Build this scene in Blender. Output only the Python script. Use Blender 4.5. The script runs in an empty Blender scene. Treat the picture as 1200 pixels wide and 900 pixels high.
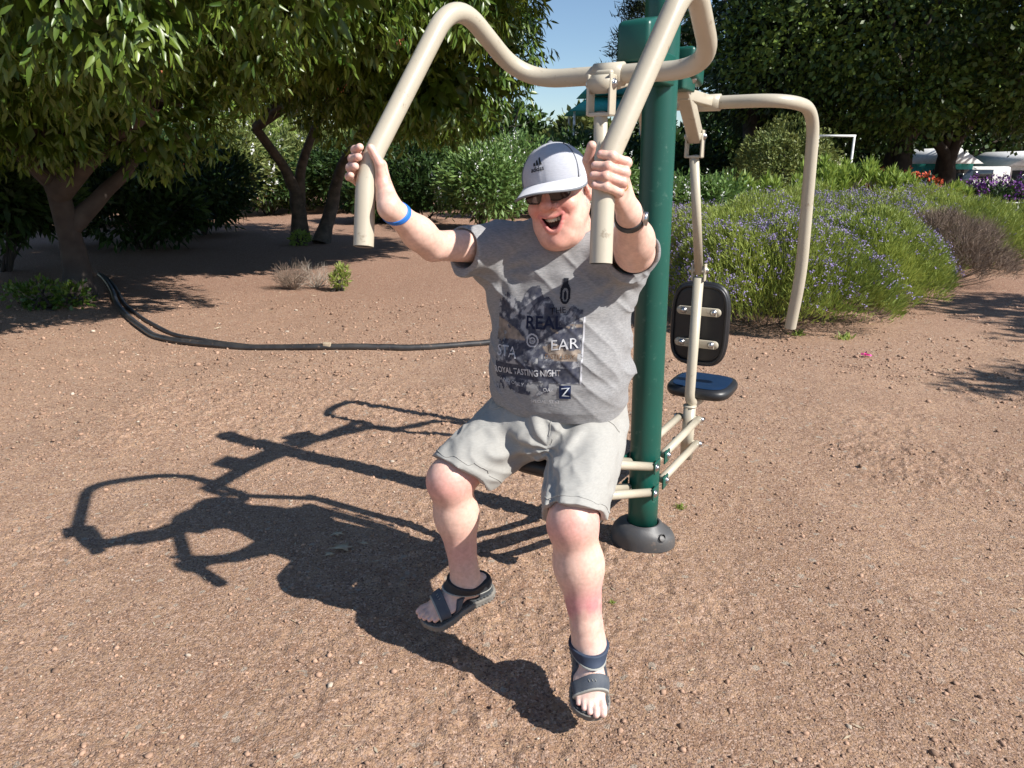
import bpy, math, random
import numpy as np
from mathutils import Vector, Matrix
from mathutils.bvhtree import BVHTree
random.seed(7); rng = np.random.default_rng(7)
S = bpy.context.scene; COL = S.collection
# ------------------------------------------------------------------ camera, sky, sun, exposure
CAMH = 1.55; PITCH = math.radians(17.0); FPX = 832.0
cd = bpy.data.cameras.new('camera'); cam = bpy.data.objects.new('camera', cd); COL.objects.link(cam)
cam.location = (0, 0, CAMH); cam.rotation_euler = (math.radians(90) - PITCH, 0, 0)
cd.sensor_width = 36; cd.lens = FPX / 1200 * 36; cd.clip_end = 2000; cd.clip_start = 0.05
S.camera = cam
SUNV = np.array([.870, -.493, .87]); SUNV = SUNV / np.linalg.norm(SUNV)
el = math.asin(SUNV[2]); az = math.atan2(SUNV[0], SUNV[1])
w = bpy.data.worlds.new("World"); S.world = w; w.use_nodes = True
nt = w.node_tree; nt.nodes.clear()
sk = nt.nodes.new('ShaderNodeTexSky'); sk.sky_type = 'NISHITA'; sk.sun_disc = False
sk.sun_elevation = el; sk.sun_rotation = az; sk.air_density = 1.0; sk.dust_density = .08; sk.ozone_density = 3.2
bg = nt.nodes.new('ShaderNodeBackground'); bg.inputs['Strength'].default_value = 0.080
wo = nt.nodes.new('ShaderNodeOutputWorld')
nt.links.new(sk.outputs[0], bg.inputs[0]); nt.links.new(bg.outputs[0], wo.inputs[0])
sl = bpy.data.lights.new('sun', 'SUN'); sun = bpy.data.objects.new('sun', sl); COL.objects.link(sun)
sl.energy = 5.0; sl.angle = math.radians(.53); sl.color = (1, .955, .89)
sun.rotation_euler = Vector(SUNV).to_track_quat('Z', 'Y').to_euler(); sun.location = (8, -5, 9)
S.view_settings.view_transform = 'Standard'; S.view_settings.look = 'None'
S.view_settings.exposure = 0.70; S.view_settings.gamma = 1
try: S.view_settings.use_curve_mapping = False
except Exception: pass

# ------------------------------------------------------------------ helpers
CT, ST = math.cos(PITCH), math.sin(PITCH)
def ray(u, v):
    x = (u - 600) / FPX; z = (450 - v) / FPX
    return np.array([x, CT + z * ST, -ST + z * CT])
def atd(u, v, d): return ray(u, v) * d + np.array([0, 0, CAMH])
def at(u, v, Y):
    r = ray(u, v); return r * (Y / r[1]) + np.array([0, 0, CAMH])
def gnd(u, v, z=0.0):
    r = ray(u, v); return r * ((z - CAMH) / r[2]) + np.array([0, 0, CAMH])
def A3(*a): return np.array(a, float)
def nrm(v): v = np.asarray(v, float); return v / (np.linalg.norm(v) + 1e-12)

def mesh_np(name, V, F, smooth=False, col=None, mi=None):
    """F: (n,3) or (n,4) array, or a list of such arrays"""
    V = np.asarray(V, np.float32)
    Fs = F if isinstance(F, list) else [F]
    Fs = [np.asarray(f, np.int32) for f in Fs if len(f)]
    me = bpy.data.meshes.new(name)
    me.vertices.add(len(V)); me.vertices.foreach_set('co', V.ravel())
    tot = np.concatenate([np.full(len(f), f.shape[1], np.int32) for f in Fs])
    idx = np.concatenate([f.ravel() for f in Fs])
    me.loops.add(len(idx)); me.loops.foreach_set('vertex_index', idx)
    me.polygons.add(len(tot))
    st = np.concatenate([[0], np.cumsum(tot)[:-1]]).astype(np.int32)
    me.polygons.foreach_set('loop_start', st)
    me.update(calc_edges=True)
    if smooth: me.polygons.foreach_set('use_smooth', np.ones(len(tot), bool))
    if col is not None:
        c = me.color_attributes.new('Col', 'FLOAT_COLOR', 'POINT')
        cc = np.ones((len(V), 4), np.float32); cc[:, :3] = col
        c.data.foreach_set('color', cc.ravel())
    me.validate()
    return me
def rootof(p):
    while p.parent: p = p.parent
    return p
def link(name, me, mat, parent=None, base=None):
    o = bpy.data.objects.new(name, me); COL.objects.link(o)
    if mat is not None: me.materials.append(mat)
    if parent is not None:
        o.parent = parent; L = rootof(parent).location
        me.transform(Matrix.Translation(-Vector(L)))
    elif base is not None:
        me.transform(Matrix.Translation(-Vector(base))); o.location = base
    return o
def mk(name, V, F, mat, parent=None, base=None, smooth=False, col=None):
    return link(name, mesh_np(name, V, F, smooth, col), mat, parent, base)
def tag(o, label=None, cat=None, group=None, kind=None):
    if label: o['label'] = label
    if cat: o['category'] = cat
    if group: o['group'] = group
    if kind: o['kind'] = kind
    return o
def thing(name, label, cat, loc, group=None):
    o = bpy.data.objects.new(name, None); COL.objects.link(o); o.location = tuple(loc); o.empty_display_size = .1
    return tag(o, label, cat, group)
class MB:
    def __init__(s): s.V = []; s.T = []; s.Q = []; s.n = 0
    def add(s, V, F):
        V = np.asarray(V, float)
        for f in (F if isinstance(F, list) else [F]):
            f = np.asarray(f, int)
            if len(f) == 0: continue
            (s.T if f.shape[1] == 3 else s.Q).append(f + s.n)
        s.V.append(V); s.n += len(V); return s
    def build(s, name, mat, parent=None, base=None, smooth=False):
        F = []
        if s.T: F.append(np.concatenate(s.T))
        if s.Q: F.append(np.concatenate(s.Q))
        return mk(name, np.concatenate(s.V), F, mat, parent, base, smooth)

def frame(t, ref=(0, 0, 1)):
    t = nrm(t); r = np.asarray(ref, float)
    if abs(t @ r) > .97: r = A3(1, 0, 0)
    a = nrm(np.cross(r, t)); return a, np.cross(t, a), t
def fillet(pts, rad, n=8):
    pts = [np.asarray(p, float) for p in pts]; out = [pts[0]]
    if np.isscalar(rad): rad = [rad] * len(pts)
    for i in range(1, len(pts) - 1):
        p, a, b = pts[i], pts[i - 1], pts[i + 1]
        r = min(rad[i], .48 * np.linalg.norm(a - p), .48 * np.linalg.norm(b - p))
        s, e = p + nrm(a - p) * r, p + nrm(b - p) * r
        for k in range(n + 1):
            t = k / n; out.append((1 - t) ** 2 * s + 2 * t * (1 - t) * p + t * t * e)
    out.append(pts[-1]); return np.array(out)
def tube(path, r, seg=16, cap=True, bev=0.0):
    """swept tube -> V, [tri, quad]"""
    path = np.asarray(path, float); n = len(path)
    r = np.full(n, r) if np.isscalar(r) else np.asarray(r, float)
    T = np.gradient(path, axis=0); T /= np.linalg.norm(T, axis=1)[:, None] + 1e-12
    a, b, _ = frame(T[0]); V = []
    ang = np.linspace(0, 2 * np.pi, seg, endpoint=False)
    for i in range(n):
        if i: a = a - T[i] * (a @ T[i]); a = nrm(a); b = np.cross(T[i], a)
        V.append(path[i] + r[i] * (np.cos(ang)[:, None] * a + np.sin(ang)[:, None] * b))
    V = np.concatenate(V); j = np.arange(seg); k = (j + 1) % seg
    Q = np.concatenate([np.stack([i * seg + j, i * seg + k, (i + 1) * seg + k, (i + 1) * seg + j], 1) for i in range(n - 1)])
    Tt = np.zeros((0, 3), int)
    if cap:
        c0, c1 = len(V), len(V) + 1; V = np.concatenate([V, [path[0]], [path[-1]]])
        Tt = np.concatenate([np.stack([np.full(seg, c0), k, j], 1), np.stack([np.full(seg, c1), (n - 1) * seg + j, (n - 1) * seg + k], 1)])
    return V, [Tt, Q]
def box(c, X, Y, Z, bev=0.0):
    """oriented box with chamfered edges; X,Y,Z half vectors"""
    c = np.asarray(c, float); ax = [np.asarray(X, float), np.asarray(Y, float), np.asarray(Z, float)]
    L = [np.linalg.norm(a) for a in ax]; U = [a / l for a, l in zip(ax, L)]
    if bev <= 0:
        V = [c + sx * ax[0] + sy * ax[1] + sz * ax[2] for sx in (-1, 1) for sy in (-1, 1) for sz in (-1, 1)]
        F = [[0, 1, 3, 2], [4, 6, 7, 5], [0, 4, 5, 1], [2, 3, 7, 6], [0, 2, 6, 4], [1, 5, 7, 3]]
        return np.array(V), np.array(F)
    import bmesh
    bm = bmesh.new(); bmesh.ops.create_cube(bm, size=2)
    for v in bm.verts: v.co = Vector((v.co.x * L[0], v.co.y * L[1], v.co.z * L[2]))
    bmesh.ops.bevel(bm, geom=bm.edges[:], offset=bev, segments=3, profile=.5, affect='EDGES')
    bmesh.ops.triangulate(bm, faces=bm.faces[:])
    bm.verts.ensure_lookup_table()
    P = np.array([v.co[:] for v in bm.verts]); F = np.array([[v.index for v in f.verts] for f in bm.faces]); bm.free()
    return c + P[:, :1] * U[0] + P[:, 1:2] * U[1] + P[:, 2:] * U[2], F
def plate(poly, n, th):
    """extrude planar polygon (list of 3d pts) by th along n (centred)"""
    P = np.array(poly, float); n = nrm(n); m = len(P)
    V = np.concatenate([P + n * th / 2, P - n * th / 2, [P.mean(0) + n * th / 2, P.mean(0) - n * th / 2]])
    j = np.arange(m); k = (j + 1) % m
    T = np.concatenate([np.stack([np.full(m, 2 * m), j, k], 1), np.stack([np.full(m, 2 * m + 1), k + m, j + m], 1)])
    return V, [T, np.stack([j, j + m, k + m, k], 1)]
def dome(c, n, r, h, seg=16, rings=5):
    a, b, n = frame(n); V = []; ang = np.linspace(0, 2 * np.pi, seg, endpoint=False)
    for i in range(rings):
        t = i / rings * np.pi / 2
        V.append(c + n * h * math.sin(t) + r * math.cos(t) * (np.cos(ang)[:, None] * a + np.sin(ang)[:, None] * b))
    V.append([c + n * h]); V = np.concatenate(V); j = np.arange(seg); k = (j + 1) % seg
    Q = np.concatenate([np.stack([i * seg + j, i * seg + k, (i + 1) * seg + k, (i + 1) * seg + j], 1) for i in range(rings - 1)])
    T = np.stack([(rings - 1) * seg + j, (rings - 1) * seg + k, np.full(seg, rings * seg)], 1)
    return V, [T, Q]

PERM = rng.random(4096).astype(np.float32)
def vnoise(P, seed=0):
    P = np.asarray(P, np.float32); i = np.floor(P).astype(np.int64); f = P - i; f = f * f * (3 - 2 * f)
    def h(x, y, z): return PERM[(x * 73856093 ^ y * 19349663 ^ z * 83492791 ^ (seed * 2654435761)) & 4095]
    x, y, z = i[..., 0], i[..., 1], i[..., 2]; fx, fy, fz = f[..., 0], f[..., 1], f[..., 2]
    c = 0
    for dx in (0, 1):
        for dy in (0, 1):
            for dz in (0, 1):
                c = c + h(x + dx, y + dy, z + dz) * (fx if dx else 1 - fx) * (fy if dy else 1 - fy) * (fz if dz else 1 - fz)
    return c * 2 - 1
def fbm(P, o=4, seed=0):
    s = 0; a = 1; P = np.asarray(P, np.float32)
    for k in range(o): s = s + a * vnoise(P, seed + k); P = P * 2.03 + 17.3; a *= .5
    return s

# ------------------------------------------------------------------ materials
def newmat(name):
    m = bpy.data.materials.new(name); m.use_nodes = True; n = m.node_tree; b = n.nodes['Principled BSDF']; return m, n, b
def N(nt, t, **kw):
    n = nt.nodes.new(t)
    for k, v in kw.items():
        if k in n.inputs: n.inputs[k].default_value = v
        else: setattr(n, k, v)
    return n
def pmat(name, c, rough=.5, c2=None, nscale=8, bump=0., bscale=200, metal=0, detail=5, spec=None, attr=False, coat=0, dirt=None):
    """principled with noise variation and fine bump; attr = multiply by vertex colour"""
    m, n, b = newmat(name); L = n.links
    tc = N(n, 'ShaderNodeTexCoord')
    c2 = c2 or tuple(x * .8 for x in c)
    no = N(n, 'ShaderNodeTexNoise', Scale=nscale, Detail=detail); L.new(tc.outputs['Object'], no.inputs['Vector'])
    mr = N(n, 'ShaderNodeMapRange'); mr.inputs[1].default_value = .35; mr.inputs[2].default_value = .65
    L.new(no.outputs[0], mr.inputs[0])
    mx = N(n, 'ShaderNodeMix', data_type='RGBA'); L.new(mr.outputs[0], mx.inputs[0])
    mx.inputs[6].default_value = (*c, 1); mx.inputs[7].default_value = (*c2, 1)
    out = mx.outputs[2]
    if dirt:
        n2 = N(n, 'ShaderNodeTexNoise', Scale=dirt[1], Detail=8, Roughness=.7); L.new(tc.outputs['Object'], n2.inputs['Vector'])
        r2 = N(n, 'ShaderNodeMapRange'); r2.inputs[1].default_value = dirt[2]; r2.inputs[2].default_value = dirt[2] + .08; L.new(n2.outputs[0], r2.inputs[0])
        m3 = N(n, 'ShaderNodeMix', data_type='RGBA'); L.new(r2.outputs[0], m3.inputs[0]); L.new(out, m3.inputs[6]); m3.inputs[7].default_value = (*dirt[0], 1); out = m3.outputs[2]
    if attr:
        at_ = N(n, 'ShaderNodeVertexColor', layer_name='Col')
        mm = N(n, 'ShaderNodeMix', data_type='RGBA', blend_type='MULTIPLY'); mm.inputs[0].default_value = 1
        L.new(out, mm.inputs[6]); L.new(at_.outputs[0], mm.inputs[7]); out = mm.outputs[2]
    L.new(out, b.inputs['Base Color'])
    b.inputs['Roughness'].default_value = rough; b.inputs['Metallic'].default_value = metal
    if spec is not None: b.inputs['Specular IOR Level'].default_value = spec
    if coat: b.inputs['Coat Weight'].default_value = coat; b.inputs['Coat Roughness'].default_value = .15
    if bump:
        n3 = N(n, 'ShaderNodeTexNoise', Scale=bscale, Detail=4); L.new(tc.outputs['Object'], n3.inputs['Vector'])
        bp = N(n, 'ShaderNodeBump', Strength=bump, Distance=.002); L.new(n3.outputs[0], bp.inputs['Height']); L.new(bp.outputs[0], b.inputs['Normal'])
    return m
def leafmat(name, c, c2, trans=.3, rough=.45, spec=.4):
    m, n, b = newmat(name); L = n.links
    a = N(n, 'ShaderNodeVertexColor', layer_name='Col')
    sp = N(n, 'ShaderNodeSeparateColor'); L.new(a.outputs[0], sp.inputs[0])
    mx = N(n, 'ShaderNodeMix', data_type='RGBA'); L.new(sp.outputs[0], mx.inputs[0])
    mx.inputs[6].default_value = (*c, 1); mx.inputs[7].default_value = (*c2, 1)
    L.new(mx.outputs[2], b.inputs['Base Color']); b.inputs['Roughness'].default_value = rough
    b.inputs['Specular IOR Level'].default_value = spec
    tr = N(n, 'ShaderNodeBsdfTranslucent'); hs = N(n, 'ShaderNodeHueSaturation'); hs.inputs['Hue'].default_value = .48; hs.inputs['Value'].default_value = 1.3
    L.new(mx.outputs[2], hs.inputs['Color']); L.new(hs.outputs[0], tr.inputs[0])
    ms = N(n, 'ShaderNodeMixShader'); ms.inputs[0].default_value = trans
    L.new(b.outputs[0], ms.inputs[1]); L.new(tr.outputs[0], ms.inputs[2])
    L.new(ms.outputs[0], n.nodes['Material Output'].inputs['Surface']); return m
M = {}
M['tan'] = pmat('tan_paint', (.47, .425, .335), .36, (.43, .385, .30), 5, .12, 120, dirt=((.26, .21, .15), 22, .62))
M['green'] = pmat('green_paint', (.005, .082, .060), .38, (.007, .072, .053), 5, .06, 250, dirt=((.05, .13, .10), 26, .60))
M['steel'] = pmat('steel', (.55, .55, .56), .28, metal=1, bump=.1)
M['rubber'] = pmat('grey_rubber', (.055, .056, .06), .5, (.075, .072, .07), 12, .25, 90, dirt=((.2, .15, .12), 6, .62))
M['seat'] = pmat('dark_plastic', (.012, .013, .016), .42, (.018, .018, .02), 10, .2, 300)
M['seatsheen'] = pmat('blue_sheen', (.006, .022, .060), .36, (.008, .026, .07), 10, .15, 250)  # sheen on the dark seat put into a blue colour
M['hose'] = pmat('black_hose', (.02, .02, .022), .38, (.045, .042, .04), 9, .2, 80, dirt=((.16, .11, .08), 30, .6))
M['bark'] = pmat('bark', (.12, .095, .075), .9, (.055, .045, .035), 7, 1.0, 30, dirt=((.2, .16, .13), 12, .6))
M['barkd'] = pmat('dark_bark', (.07, .055, .045), .9, (.04, .03, .025), 5, .9, 30)
M['twig'] = pmat('dry_twig', (.26, .19, .14), .9, (.15, .11, .085), 9, .2)
M['paletwig'] = pmat('pale_twig', (.42, .36, .3), .9, (.3, .25, .2), 9, .2)
M['leafA'] = leafmat('broad_leaf', (.045, .10, .012), (.17, .235, .035), .28, .36, .5)
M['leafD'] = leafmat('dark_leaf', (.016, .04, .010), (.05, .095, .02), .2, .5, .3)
M['leafF'] = leafmat('fig_leaf', (.012, .030, .008), (.17, .25, .045), .25, .45, .35)
M['leafC'] = leafmat('needle_leaf', (.016, .028, .012), (.04, .055, .02), .12, .6, .2)
M['leafY'] = leafmat('yellow_green_leaf', (.16, .25, .04), (.30, .40, .09), .3, .5)
M['leafL'] = leafmat('lavender_leaf', (.13, .19, .035), (.34, .40, .09), .25, .6)
M['leafG'] = leafmat('grey_green_leaf', (.07, .14, .035), (.17, .27, .07), .25, .5)
M['leafB'] = leafmat('bush_leaf', (.09, .13, .03), (.20, .22, .06), .2, .6)
M['fruit'] = pmat('rust_bud', (.36, .12, .05), .7)
M['purple'] = pmat('purple_flower', (.20, .15, .33), .8, (.30, .25, .42), 40)
M['violet'] = pmat('violet_flower', (.12, .03, .2), .8, (.2, .05, .25), 40)
M['white_fl'] = pmat('white_flower', (.62, .64, .6), .8, (.5, .52, .5), 30)
M['red_fl'] = pmat('red_flower', (.5, .03, .02), .7, (.4, .1, .02), 30)
M['pink'] = pmat('pink_petal', (.75, .04, .3), .6)
M['whitep'] = pmat('white_paint', (.75, .75, .74), .5)
M['teal'] = pmat('teal_paint', (.03, .33, .3), .6)
M['glass'] = pmat('dark_glass', (.02, .025, .03), .1)
M['dryleaf'] = pmat('dry_leaf', (.45, .38, .27), .8, (.32, .24, .16), 30)

# soil
def ground_mat():
    m, n, b = newmat('soil'); L = n.links; tc = N(n, 'ShaderNodeTexCoord'); P = tc.outputs['Object']
    def noise(s, d=5, r=.6):
        x = N(n, 'ShaderNodeTexNoise', Scale=s, Detail=d, Roughness=r); L.new(P, x.inputs['Vector']); return x.outputs[0]
    def rng_(x, a, b_):
        y = N(n, 'ShaderNodeMapRange'); y.inputs[1].default_value = a; y.inputs[2].default_value = b_; L.new(x, y.inputs[0]); return y.outputs[0]
    def mix(f, a, b_, bt='MIX'):
        y = N(n, 'ShaderNodeMix', data_type='RGBA', blend_type=bt)
        if isinstance(f, float): y.inputs[0].default_value = f
        else: L.new(f, y.inputs[0])
        for i, c in ((6, a), (7, b_)):
            if isinstance(c, tuple): y.inputs[i].default_value = (*c, 1)
            else: L.new(c, y.inputs[i])
        return y.outputs[2]
    base = mix(rng_(noise(1.3, 7, .65), .42, .58), (.465, .302, .195), (.37, .236, .152))
    base = mix(rng_(noise(9, 6, .7), .42, .66), base, (.30, .178, .115))
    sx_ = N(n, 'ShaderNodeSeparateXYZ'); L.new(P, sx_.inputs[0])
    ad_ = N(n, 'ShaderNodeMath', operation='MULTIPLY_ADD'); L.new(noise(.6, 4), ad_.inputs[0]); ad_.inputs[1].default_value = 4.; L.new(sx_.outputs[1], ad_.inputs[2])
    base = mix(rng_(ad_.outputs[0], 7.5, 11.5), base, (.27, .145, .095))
    vo = N(n, 'ShaderNodeTexVoronoi', Scale=150); vo.inputs['Randomness'].default_value = 1; L.new(P, vo.inputs['Vector'])
    sp = N(n, 'ShaderNodeSeparateColor'); L.new(vo.outputs['Color'], sp.inputs[0])
    peb = mix(sp.outputs[0], (.17, .10, .072), (.56, .39, .29))
    sel = rng_(sp.outputs[1], .45, .55)
    base = mix(sel, base, peb)
    vo2 = N(n, 'ShaderNodeTexVoronoi', Scale=52); L.new(P, vo2.inputs['Vector'])
    s2 = N(n, 'ShaderNodeSeparateColor'); L.new(vo2.outputs['Color'], s2.inputs[0])
    base = mix(rng_(s2.outputs[2], .985, .99), base, (.40, .32, .25))
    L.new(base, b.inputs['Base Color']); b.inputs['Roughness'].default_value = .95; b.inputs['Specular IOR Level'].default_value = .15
    hsum = N(n, 'ShaderNodeMath', operation='MULTIPLY_ADD'); L.new(vo.outputs['Distance'], hsum.inputs[0]); hsum.inputs[1].default_value = -.9; L.new(noise(170, 4, .7), hsum.inputs[2])
    bp = N(n, 'ShaderNodeBump', Strength=.9, Distance=.006); L.new(hsum.outputs[0], bp.inputs['Height']); 
    bp2 = N(n, 'ShaderNodeBump', Strength=.8, Distance=.02); L.new(noise(28, 6, .7), bp2.inputs['Height']); L.new(bp.outputs[0], bp2.inputs['Normal'])
    L.new(bp2.outputs[0], b.inputs['Normal']); return m
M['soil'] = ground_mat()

# ------------------------------------------------------------------ ground: one sheet, dense near the camera
def gheight(X, Y, lod=0.0):
    P = np.stack([X, Y, np.zeros_like(X)], -1)
    h = .016 * fbm(P * 1.3, 3, 3)
    fade = np.clip(1 - lod / .03, 0, 1)
    rough = np.clip(.55 + 1.1 * vnoise(P * .9, 31) + .5 * vnoise(P * 2.6, 33) - .25 * np.clip(X, -1, 1.5), .15, 1.4)
    h = h + fade * rough * (.0056 * vnoise(P * 22, 5) + .0050 * np.maximum(vnoise(P * 55, 6), -.1) * 1.6 + .006 * np.maximum(vnoise(P * 9, 8) - .3, 0))
    d = np.hypot(X, Y)
    h = h + np.clip((d - 14) / 40, 0, 1) * .25 * fbm(P * .05, 2, 9)
    return h
def axis(a, b, step, lo, hi):
    c = list(np.arange(a, b, step)); s = step
    x = a; L = []
    while x > lo: s *= 1.13; x -= s; L.append(x)
    s = step; x = c[-1]; R = []
    while x < hi: s *= (1.035 if s < .05 else 1.13); x += s; R.append(x)
    return np.array(L[::-1] + c + R)
xs = axis(-2.6, 3.0, .011, -260, 260); ys = axis(1.15, 4.8, .011, -60, 420)
sx = np.gradient(xs); sy = np.gradient(ys)
GX, GY = np.meshgrid(xs, ys); LD = np.maximum(*np.meshgrid(sx, sy))
GZ = gheight(GX, GY, LD - .011)
nx, ny = len(xs), len(ys)
ii = (np.arange(ny - 1)[:, None] * nx + np.arange(nx - 1)[None]).ravel()
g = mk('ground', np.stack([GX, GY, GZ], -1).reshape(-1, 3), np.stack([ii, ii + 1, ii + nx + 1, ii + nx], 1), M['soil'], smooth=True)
g['kind'] = 'structure'
def gz(x, y): return float(gheight(np.array([x]), np.array([y]), np.array([.0]))[0])

# gravel
def scatter_pebbles():
    n = 52000
    Y = 1.1 + 7.5 * rng.random(n) ** 1.5; X = (rng.random(n) * 2 - 1) * (Y * .78 + .5)
    den = vnoise(np.stack([X * 1.7, Y * 1.7, X * 0], -1), 77) + .6 * vnoise(np.stack([X * 6, Y * 6, X * 0], -1), 78)
    k = den + rng.random(n) * 1.4 - .25 * np.clip(X, -1.5, 2) > .35; X, Y = X[k], Y[k]; n = len(X)
    r = .0014 + .0022 * rng.random(n) + .0065 * rng.random(n) ** 12
    r *= np.clip(Y / 3, .9, 1.8)
    t = (1 + 5 ** .5) / 2
    ico = np.array([(-1, t, 0), (1, t, 0), (-1, -t, 0), (1, -t, 0), (0, -1, t), (0, 1, t), (0, -1, -t), (0, 1, -t), (t, 0, -1), (t, 0, 1), (-t, 0, -1), (-t, 0, 1)]) / 1.9
    f = np.array([(0, 11, 5), (0, 5, 1), (0, 1, 7), (0, 7, 10), (0, 10, 11), (1, 5, 9), (5, 11, 4), (11, 10, 2), (10, 7, 6), (7, 1, 8), (3, 9, 4), (3, 4, 2), (3, 2, 6), (3, 6, 8), (3, 8, 9), (4, 9, 5), (2, 4, 11), (6, 2, 10), (8, 6, 7), (9, 8, 1)])
    V = ico[None] * (r[:, None, None] * (.6 + .8 * rng.random((n, 12, 1)))) * (.6 + .8 * rng.random((n, 1, 3))) * A3(1.15, 1.15, .8)
    V[..., 0] += X[:, None]; V[..., 1] += Y[:, None]; V[..., 2] += (gheight(X, Y, X * 0) + r * .25)[:, None]
    F = (f[None] + 12 * np.arange(n)[:, None, None]).reshape(-1, 3)
    b = rng.random((n, 1)); c = np.where(b < .975, A3(.39, .25, .175) * (.55 + .7 * rng.random((n, 1))), A3(.46, .38, .3) * (.8 + .5 * rng.random((n, 1))))
    o = mk('gravel', V.reshape(-1, 3), F, M['stone'], col=np.repeat(c, 12, 0))
    tag(o, 'loose reddish brown volcanic gravel strewn over the bare soil', 'gravel', kind='stuff')
M['stone'] = pmat('stone', (1, 1, 1), .95, (.85, .85, .85), 60, .3, 200, attr=True, spec=.15)
scatter_pebbles()

# ------------------------------------------------------------------ the exercise machine
PB = A3(.563, 2.75, 0)
D1 = nrm(A3(-.5, -.866, 0)); S1 = A3(.866, -.5, 0); UP = A3(0, 0, 1)
def MP(k, z, s=0.0): return PB + D1 * k + S1 * s + UP * z
mach = thing('chest_press_machine', 'two seat outdoor chest press machine with green pole and tan handlebars standing on the gravel', 'exercise machine', PB)
def pz(z): return PB + A3(-.017 * z, 0, z)
V, F = tube([pz(z) for z in np.linspace(.05, 2.25, 14)], .0625, 40)
pole = mk('pole', V, F, M['green'], mach, smooth=True)
V, F = dome(pz(2.25), UP, .064, .03, 32); mk('pole_cap', V, F, M['green'], mach, smooth=True)
# base cover: lumpy rubber dome with two lobes and bolt holes
def base_cover():
    na, nr = 72, 14; V = []; 
    prof = [(1.0, 0), (1.0, .022), (.985, .045), (.94, .066), (.86, .083), (.76, .094), (.66, .100), (.60, .102), (.575, .10), (.57, .094)]
    for (rr, z) in prof:
        for i in range(na):
            a = 2 * math.pi * i / na
            R = .118 + .020 * math.cos(2 * (a - math.radians(-18))) + .005 * math.cos(3 * a)
            rad = R * rr if rr > .62 else .0645 + (rr - .57) * .2
            if .62 < rr: rad = .0655 + (R - .0655) * (rr - .6) / .4
            zz = z * (1 - .22 * max(0, math.cos(a - math.radians(-18))) * (rr > .7))
            V.append(PB + A3(rad * math.cos(a), rad * math.sin(a), zz - .004))
    j = np.arange(na); k = (j + 1) % na
    Q = np.concatenate([np.stack([i * na + j, i * na + k, (i + 1) * na + k, (i + 1) * na + j], 1) for i in range(len(prof) - 1)])
    o = mk('base_cover', V, Q, M['rubber'], mach, smooth=True)
    for a in (-52, 128):
        ar = math.radians(a); d = A3(math.cos(ar), math.sin(ar), .35)
        c = PB + A3(math.cos(ar), math.sin(ar), 0) * .108 + UP * .058
        V, F = dome(c, nrm(d), .015, -.012, 18, 4); mk('bolt_hole', V - nrm(d) * -.004, F, M['seat'], o, smooth=True)
        V, F = tube([c + nrm(d) * .0, c + nrm(d) * .005], .0175, 20, cap=False); mk('hole_rim', V, F, M['rubber'], o, smooth=True)
base_cover()
def bolt(c, n, r=.013, par=mach):
    m = MB(); m.add(*tube([c - nrm(n) * .002, c + nrm(n) * .003], r * 1.25, 18)); m.add(*dome(c + nrm(n) * .003, n, r, r * .75, 18))
    m.build('bolt', M['steel'], par, smooth=True)
RT = .0265
def handlebar(pts, rad, grip):
    V, F = tube(fillet(pts, rad, 12), RT, 28, cap=False); o = mk('handlebar', V, F, M['tan'], mach, smooth=True)
    for e, a in ((pts[0], pts[1]), (pts[-1], pts[-2])):
        if grip == 1 and e is pts[-1]: continue
        d = nrm(e - a); m = MB(); m.add(*tube([e - d * .03, e + d * .001], RT * .86, 24)); m.build('end_plug', M['seat'], o, smooth=True)
    return o
# front half: pressed forward
C1 = MP(.551, 1.81)
GL = atd(429, 198, 1.85); GR = atd(708, 196, 1.62)
GLe = atd(426, 289, 1.86); GRe = atd(704, 309, 1.64)
PL = A3(-.158, 2.157, 1.995); PR = A3(.412, 1.835, 1.985)
KL = C1 - S1 * .295; KR = C1 + S1 * .305
h1 = handlebar([GLe, GL, PL, KL, C1, KR, PR, GR, GRe], [0, .07, .12, .20, .1, .13, .12, .055, 0], 2)
# green shoulder block and lever of the front half
def half(sg, C, lev0, lev1, clev, tie):
    D = D1 * sg
    def Q(k, z, s=0.0): return PB + D * k + S1 * s * sg + UP * z
    # green housing: two parts, sloping block and cheek plate
    hc = Q(.18 + tie, 1.955 + (0.0 if tie else -.03))
    V, F = box(hc, D * .075, S1 * .055, UP * (.062 if tie else .05), .016)
    dz = (V - hc) @ D; V = V + UP[None] * (-(dz + .075) * .22)[:, None]
    hs = mk('pivot_housing', V, F, M['green'], mach, smooth=False)
    V, F = box(Q(.125 + tie * .5, 1.87), D * (.075 + tie * .5), S1 * .038, UP * .05, .008); mk('pivot_bracket', V, F, M['green'], mach)
    for s in (-1, 1): bolt(Q(.17, 1.865, s * .037), S1 * s * sg, .013)
    # lever plates
    m = MB()
    ax = nrm(lev1 - lev0); up = nrm(np.cross(S1, ax))
    m.add(*box((lev0 + lev1) / 2, ax * (np.linalg.norm(lev1 - lev0) / 2 + .01), S1 * .027, up * .03, .008))
    m.add(*tube([C - S1 * .045, C + S1 * .045], .034, 24))
    m.build('lever_arm', M['tan'], mach)
    # clevis
    m = MB(); m.add(*tube([clev - S1 * .034, clev + S1 * .034], .026, 24))
    for s in (-1, 1):
        m.add(*box(clev + S1 * s * .034 - UP * .03, S1 * .004, D * .023, UP * .056, .003))
    m.add(*box(clev - UP * .083, S1 * .036, D * .02, UP * .005, .002))
    cv = m.build('clevis', M['tan'], mach, smooth=False)
    for s in (-1, 1): bolt(clev + S1 * s * .038, S1 * s, .012)
clev1 = MP(.605, 1.78)
half(1, C1, MP(.17, 1.87), MP(.585, 1.79), clev1, .12)
C2 = MP(-.551, 1.81)
clev2 = at(815, 160, 3.22)
half(-1, C2, MP(-.17, 1.84), clev2, clev2, 0)
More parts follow.
